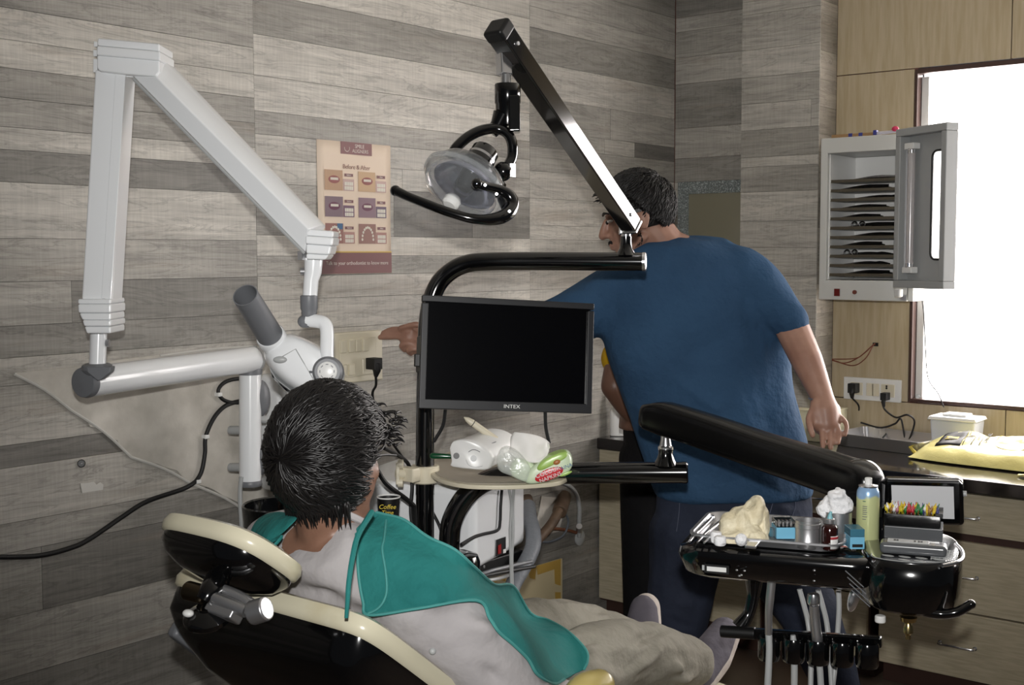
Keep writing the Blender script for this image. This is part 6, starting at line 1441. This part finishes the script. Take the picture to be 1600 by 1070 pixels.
def bluebox(x0, x1, yb, yt, label, depth=.05, win=True):
    a_, b_ = T(x0, yb), T(x1, yb); w_ = (b_-a_); h_ = (Pz(x0, yt, a_)-a_).z; ew = V(w_.x, w_.y, 0).normalized(); ed = V(-ew.y, ew.x, 0); wl_ = w_.length
    t = thing('blue_box', label, 'box', (a_+b_)/2, 'small blue boxes on the console'); m_ = frame(a_, ew, ed)
    bm_2 = mat('sky_blue_card', (112, 176, 206), .35) if 'skb' not in M else M['skb']; M['skb'] = bm_2
    G().box((wl_/2, depth/2, h_*.30), (wl_, depth, h_*.60)).xf(m_).obj('box_base', 'skb', t, bevel=.001)
    if win:
        G().box((wl_/2, depth/2, h_*.78), (wl_*.98, depth*.98, h_*.36)).xf(m_).obj('clear_lid', 'glass', t, bevel=.001)
        for i in range(4): G().box((wl_*(.2+.2*i), depth*.3, h_*.75), (.004, .01, h_*.26)).xf(m_).obj('file_head', 'steel', t)
    else:
        G().box((wl_/2, depth/2, h_*.80), (wl_*.98, depth*.98, h_*.38)).xf(m_).obj('box_lid', mat('dark_blue_lid', (60, 110, 130), .25), t, bevel=.001)
        G().box((wl_/2, -.001, h_*.18), (wl_*.7, .002, h_*.14)).xf(m_).obj('dark_label', 'blackm', t)
    return t
bluebox(1213, 1243, 842, 812, 'small sky blue box with clear lid behind the steel cup')
bluebox(1328, 1351, 858, 826, 'small sky blue box with dark lid at the tray\'s right corner', .045, False)
t = thing('steel_cup', 'ribbed round stainless steel cup holding the middle of the console tray', 'cup', T(1262, 856))
cb = T(1262, 854); hcup = (Pz(1262, 812, cb)-cb).z; rc = 19.5*(cb-CAM).dot(VF)/FPX
G().lathe([(rc*.96, 0), (rc, .002), (rc, hcup*.18), (rc*1.03, hcup*.2), (rc, hcup*.23), (rc, hcup*.72), (rc*1.04, hcup*.74), (rc*1.04, hcup*.9), (rc*1.0, hcup*.92), (rc*1.0, hcup), (rc*.93, hcup), (rc*.93, .003), (0, .003)], cb+UP*.0005, UP, 40, caps=False).obj('cup_body', 'steel', t)
t = thing('steel_beaker', 'open steel cup holding white cotton at the back of the console tray', 'cup', T(1304, 838))
cb = T(1306, 846); hcup = (Pz(1306, 803, cb)-cb).z; rc = 22*(cb-CAM).dot(VF)/FPX; cb = cb+eV*.03
G().lathe([(rc*.96, 0), (rc, .002), (rc, hcup), (rc*1.04, hcup+.001), (rc*.96, hcup-.001), (rc*.96, .003), (0, .003)], cb+UP*.0005, UP, 36, caps=False).obj('cup_body', 'steel', t)
gc = G(); rnd = random.Random(2); cw = cb+UP*(hcup+.012)
for (x, y, r_) in ((1290, 795, .020), (1304, 790, .026), (1320, 792, .018), (1308, 777, .019), (1312, 768, .011), (1284, 799, .013), (1300, 800, .022), (1322, 780, .010)):
    gc.ell(Pz(x, y, cw+FW*rnd.uniform(-.01, .01)), (r_, r_, r_*.85))
t2 = thing('cotton_wool', 'white tuft of cotton wool heaped in the steel cup', 'cotton', cw)
blob('cotton_tuft', gc, 'cotton', t2, vox=.004, it=4, post=noisy(.007, 75))
t = thing('brown_bottle', 'small dark brown bottle with white and red label on the tray', 'bottle', T(1296, 858))
bb = T(1296, 858); Db = (bb-CAM).dot(VF); u1 = Db/FPX; rb = 12.5*u1
M['amber'] = mat('dark_amber_glass', (40, 14, 12), .08, coat=.6)
G().lathe([(rb*.92, 0), (rb, .002), (rb, 34*u1), (rb*.75, 39*u1), (rb*.42, 41*u1), (rb*.42, 44*u1)], bb+UP*.0005, UP, 28).obj('bottle_body', 'amber', t)
G().lathe([(rb*.60, 41*u1), (rb*.62, 42*u1), (rb*.62, 48*u1), (rb*.5, 49*u1)], bb, UP, 24).obj('metal_cap', 'steel', t)
G().tube([bb+UP*48*u1, bb+UP*54*u1, bb+UP*60*u1+RX*.002], [.006, .004, .0022], 10).obj('teal_nozzle', mat('pale_teal_plastic', (120, 176, 184), .4), t)
lab_ = [[bb+RX*(rb*1.02*math.sin(a))-FW*(rb*1.02*math.cos(a))+UP*h for a in np.linspace(-.15, 1.25, 8)] for h in (3*u1, 23*u1)]
lr_ = [[p+V(0, 0, 0) for p in r_] for r_ in lab_]; G().grid(lr_).obj('label', 'whitep', t, solid=.0006)
lr2 = [[bb+RX*(rb*1.03*math.sin(a))-FW*(rb*1.03*math.cos(a))+UP*h for a in np.linspace(-.15, 1.25, 8)] for h in (18*u1, 22*u1)]
G().grid(lr2).obj('label_band', mat('label_red', (170, 50, 56), .4), t, solid=.0009)
t = thing('steel_bowl', 'small steel bowl with reddish residue right of the brown bottle', 'bowl', T(1318, 850))
cb = T(1320, 850)+eV*.01; G().lathe([(.010, 0), (.016, .008), (.020, .022), (.0195, .022), (.015, .009), (0, .003)], cb+UP*.0005, UP, 28, caps=False).obj('bowl_body', 'steel', t)
G().ell(T(1315, 853, .0015), (.012, .004, .001)).obj('red_stain', mat('salmon', (210, 110, 96), .4), t)
t = thing('spray_can', 'pale blue and yellow-green aerosol spray can standing on the console', 'spray can', T(1355, 842))
sb = onz(1355, 846, ZT+.0005); Ds = (sb-CAM).dot(VF); u1 = Ds/FPX; rs = 17.5*u1
mcan = bpy.data.materials.new('printed_can'); mcan.use_nodes = True; nt = mcan.node_tree; b = nt.nodes['Principled BSDF']; b.inputs['Roughness'].default_value = .28; b.inputs['Metallic'].default_value = .25
tc = nt.nodes.new('ShaderNodeTexCoord'); sx_ = nt.nodes.new('ShaderNodeSeparateXYZ'); nt.links.new(tc.outputs['Object'], sx_.inputs[0]); nz_ = nt.nodes.new('ShaderNodeTexNoise'); nz_.inputs['Scale'].default_value = 22; nt.links.new(tc.outputs['Object'], nz_.inputs['Vector'])
ma = nt.nodes.new('ShaderNodeMath'); ma.operation = 'MULTIPLY_ADD'; ma.inputs[1].default_value = .06; nt.links.new(nz_.outputs[0], ma.inputs[0]); nt.links.new(sx_.outputs[2], ma.inputs[2])
rp = nt.nodes.new('ShaderNodeMapRange'); rp.inputs['From Min'].default_value = sb.z+.095+.028; rp.inputs['From Max'].default_value = sb.z+.099+.028; nt.links.new(ma.outputs[0], rp.inputs['Value'])
mx = nt.nodes.new('ShaderNodeMix'); mx.data_type = 'RGBA'; mx.inputs[6].default_value = lin((206, 212, 156)); mx.inputs[7].default_value = lin((144, 178, 214)); nt.links.new(rp.outputs[0], mx.inputs[0]); nt.links.new(mx.outputs[2], b.inputs['Base Color'])
G().lathe([(rs*.95, 0), (rs, .002), (rs, 74*u1), (rs*.96, 80*u1), (rs*.8, 86*u1), (rs*.7, 88*u1)], sb, UP, 36).obj('can_body', mcan, t)
G().lathe([(rs*.78, 86*u1), (rs*.84, 87*u1), (rs*.84, 89*u1), (rs*.6, 90*u1), (rs*.4, 91*u1)], sb, UP, 36).obj('can_rim', 'chrome', t)
G().lathe([(rs*.30, 89*u1), (rs*.32, 91*u1), (rs*.32, 100*u1), (rs*.27, 101*u1)], sb, UP, 20).obj('nozzle', 'whitep', t)
for i, (wd, z_) in enumerate(((6, 66), (9, 58), (9, 55), (8, 52), (9, 49), (8, 46), (9, 42), (7, 38))):
    a0 = -.75; G().grid([[sb+RX*(rs*1.01*math.sin(a))-FW*(rs*1.01*math.cos(a))+UP*h for a in np.linspace(a0, a0+wd*.045, 4)] for h in (z_*u1, (z_+1.1)*u1)]).obj('printed_line', mat('print_green', (40, 100, 90), .5) if i == 0 else 'grey', t, solid=.0003)
# bur block
t = thing('bur_block', 'black bur stand full of colourful bur heads on a grey block', 'bur stand', KM(1425, 835))
kb = onz(1380, 845, ZT+.009); kw = (onz(1468, 845, ZT+.009)-kb).length
fr_ = frame(kb+eV*.03, eU, eV)
M['greyacr'] = mat('grey_acrylic', (84, 86, 89), .25, coat=.3)
G().box((kw/2, .03, .0135), (kw, .075, .026)).xf(fr_).obj('grey_block', 'greyacr', t, bevel=.002)
G().box((kw/2-.003, .03, .039), (kw*.97, .072, .024)).xf(fr_).obj('black_stand', 'black', t, bevel=.002)
G().box((kw*.93, .03, .053), (.014, .07, .006)).xf(fr_).obj('stand_rim', 'blackm', t)
burc = [(220, 220, 224), (200, 180, 40), (170, 40, 44), (40, 120, 60), (220, 190, 50), (60, 64, 120), (190, 60, 70), (230, 228, 226), (150, 110, 60), (180, 120, 130)]
bm3 = [mat('bur_colour_%d' % i, c, .35) for i, c in enumerate(burc)]
rnd = random.Random(6); shared = {}
def burmesh(m_):
    if m_.name not in shared:
        me = G().lathe([(.0012, -.006), (.0012, .004), (.0032, .0045), (.0032, .010), (.0022, .011), (.0013, .013), (.0008, .017)], (0, 0, 0), (0, 0, 1), 8).mesh('bur'); me.materials.append(m_); me.shade_smooth(); shared[m_.name] = me
    return shared[m_.name]
clus = [7, 0, 7, 9, 1, 1, 4, 2, 2, 6, 3, 3, 3, 5, 4, 8, 4, 5]
for i in range(18):
    for j in range(3):
        o = bpy.data.objects.new('bur', burmesh(bm3[clus[i] if rnd.random() < .75 else rnd.randrange(10)])); COL.objects.link(o); o.parent = t
        pw = fr_@V(.006+i*(kw*.86)/18+rnd.uniform(-.001, .001), .006+j*.022, .050); o.location = pw-W[t]; o.rotation_euler = (rnd.uniform(-.4, .4), rnd.uniform(-.5, .5), 0); o['label'] = 'small dental bur with coloured collar' if False else ''
        del o['label']
t = thing('grey_switch_block', 'flat grey box with small markings in front of the bur stand', 'block', KM(1420, 858))
gb2 = onz(1374, 866, ZT+.009); gw = (onz(1474, 866, ZT+.009)-gb2).length; fr2 = frame(gb2, eU, eV)
G().box((gw/2, .022, .0125), (gw, .045, .022)).xf(fr2).obj('block_body', 'greyacr', t, bevel=.008, seg=3)
G().box((gw*.42, .022, .024), (gw*.62, .026, .002)).xf(fr2).obj('label_strip', 'lgrey', t, bevel=.0008)
for u in (.22, .26, .52, .58, .62): G().box((gw*u, .022, .0255), (.004, .010, .001)).xf(fr2).obj('marking', 'blackm', t, smooth=False)
t = thing('metal_lattice_pad', 'woven pale wire pad at the right end of the console', 'pad', KM(1485, 850))
for i in range(7): G().bar(K(U2-.055+i*.007, .0, .0105), K(U2-.050+i*.007, .085, .0105), .0012, .0012, UP).obj('wire', 'lgrey', t)
for i in range(7): G().bar(K(U2-.056, .006+i*.012, .0112), K(U2-.008, .006+i*.012, .0112), .0012, .0012, UP).obj('wire', 'lgrey', t)
# x-ray film viewer at the end of the arm
t = thing('film_viewer', 'black framed film viewer with blank white panel behind the bur stand', 'viewer', P(1445, 822, 2.52))
a_, b_, c_, e_ = P(1381, 747, 2.56), P(1506, 751, 2.50), P(1505, 822, 2.52), P(1381, 818, 2.58)
O = (a_+b_+c_+e_)/4; mv = frame(O, (b_-a_)+(c_-e_), (a_-e_)+(b_-c_)); vw = ((b_-a_).length+(c_-e_).length)/2; vh = ((a_-e_).length+(b_-c_).length)/2
G().box((0, 0, -.012), (vw, vh, .024)).xf(mv).obj('case', 'black', t, bevel=.008, seg=3)
G().box((-.001, .001, .0005), (vw*.78, vh*.70, .002)).xf(mv).obj('white_panel', mat('opal_panel', (206, 207, 210), .3), t, smooth=False)
G().tube([mv@V(-vw/2+.01, vh/2-.001, .001), mv@V(vw/2-.008, vh/2-.001, .001), mv@V(vw/2-.002, vh/2-.008, .001)], .0018, 8).obj('bright_edge', 'chrome', t)
G().cyl(mv@V(vw/2, vh*.18, -.01), mv@V(vw/2+.006, vh*.18, -.01), .006, n=12).obj('side_knob', 'lgrey', t)
G().bar(mv@V(-vw/2+.005, -vh*.1, -.02), P(1373, 800, 2.46), .02, .014, UP).obj('mount', 'black', t)
# hide nothing else: final tidy of selection flags
for o in bpy.data.objects:
    if o.type == 'MESH' and not o.data.materials: o.data.materials.append(M['grey'])
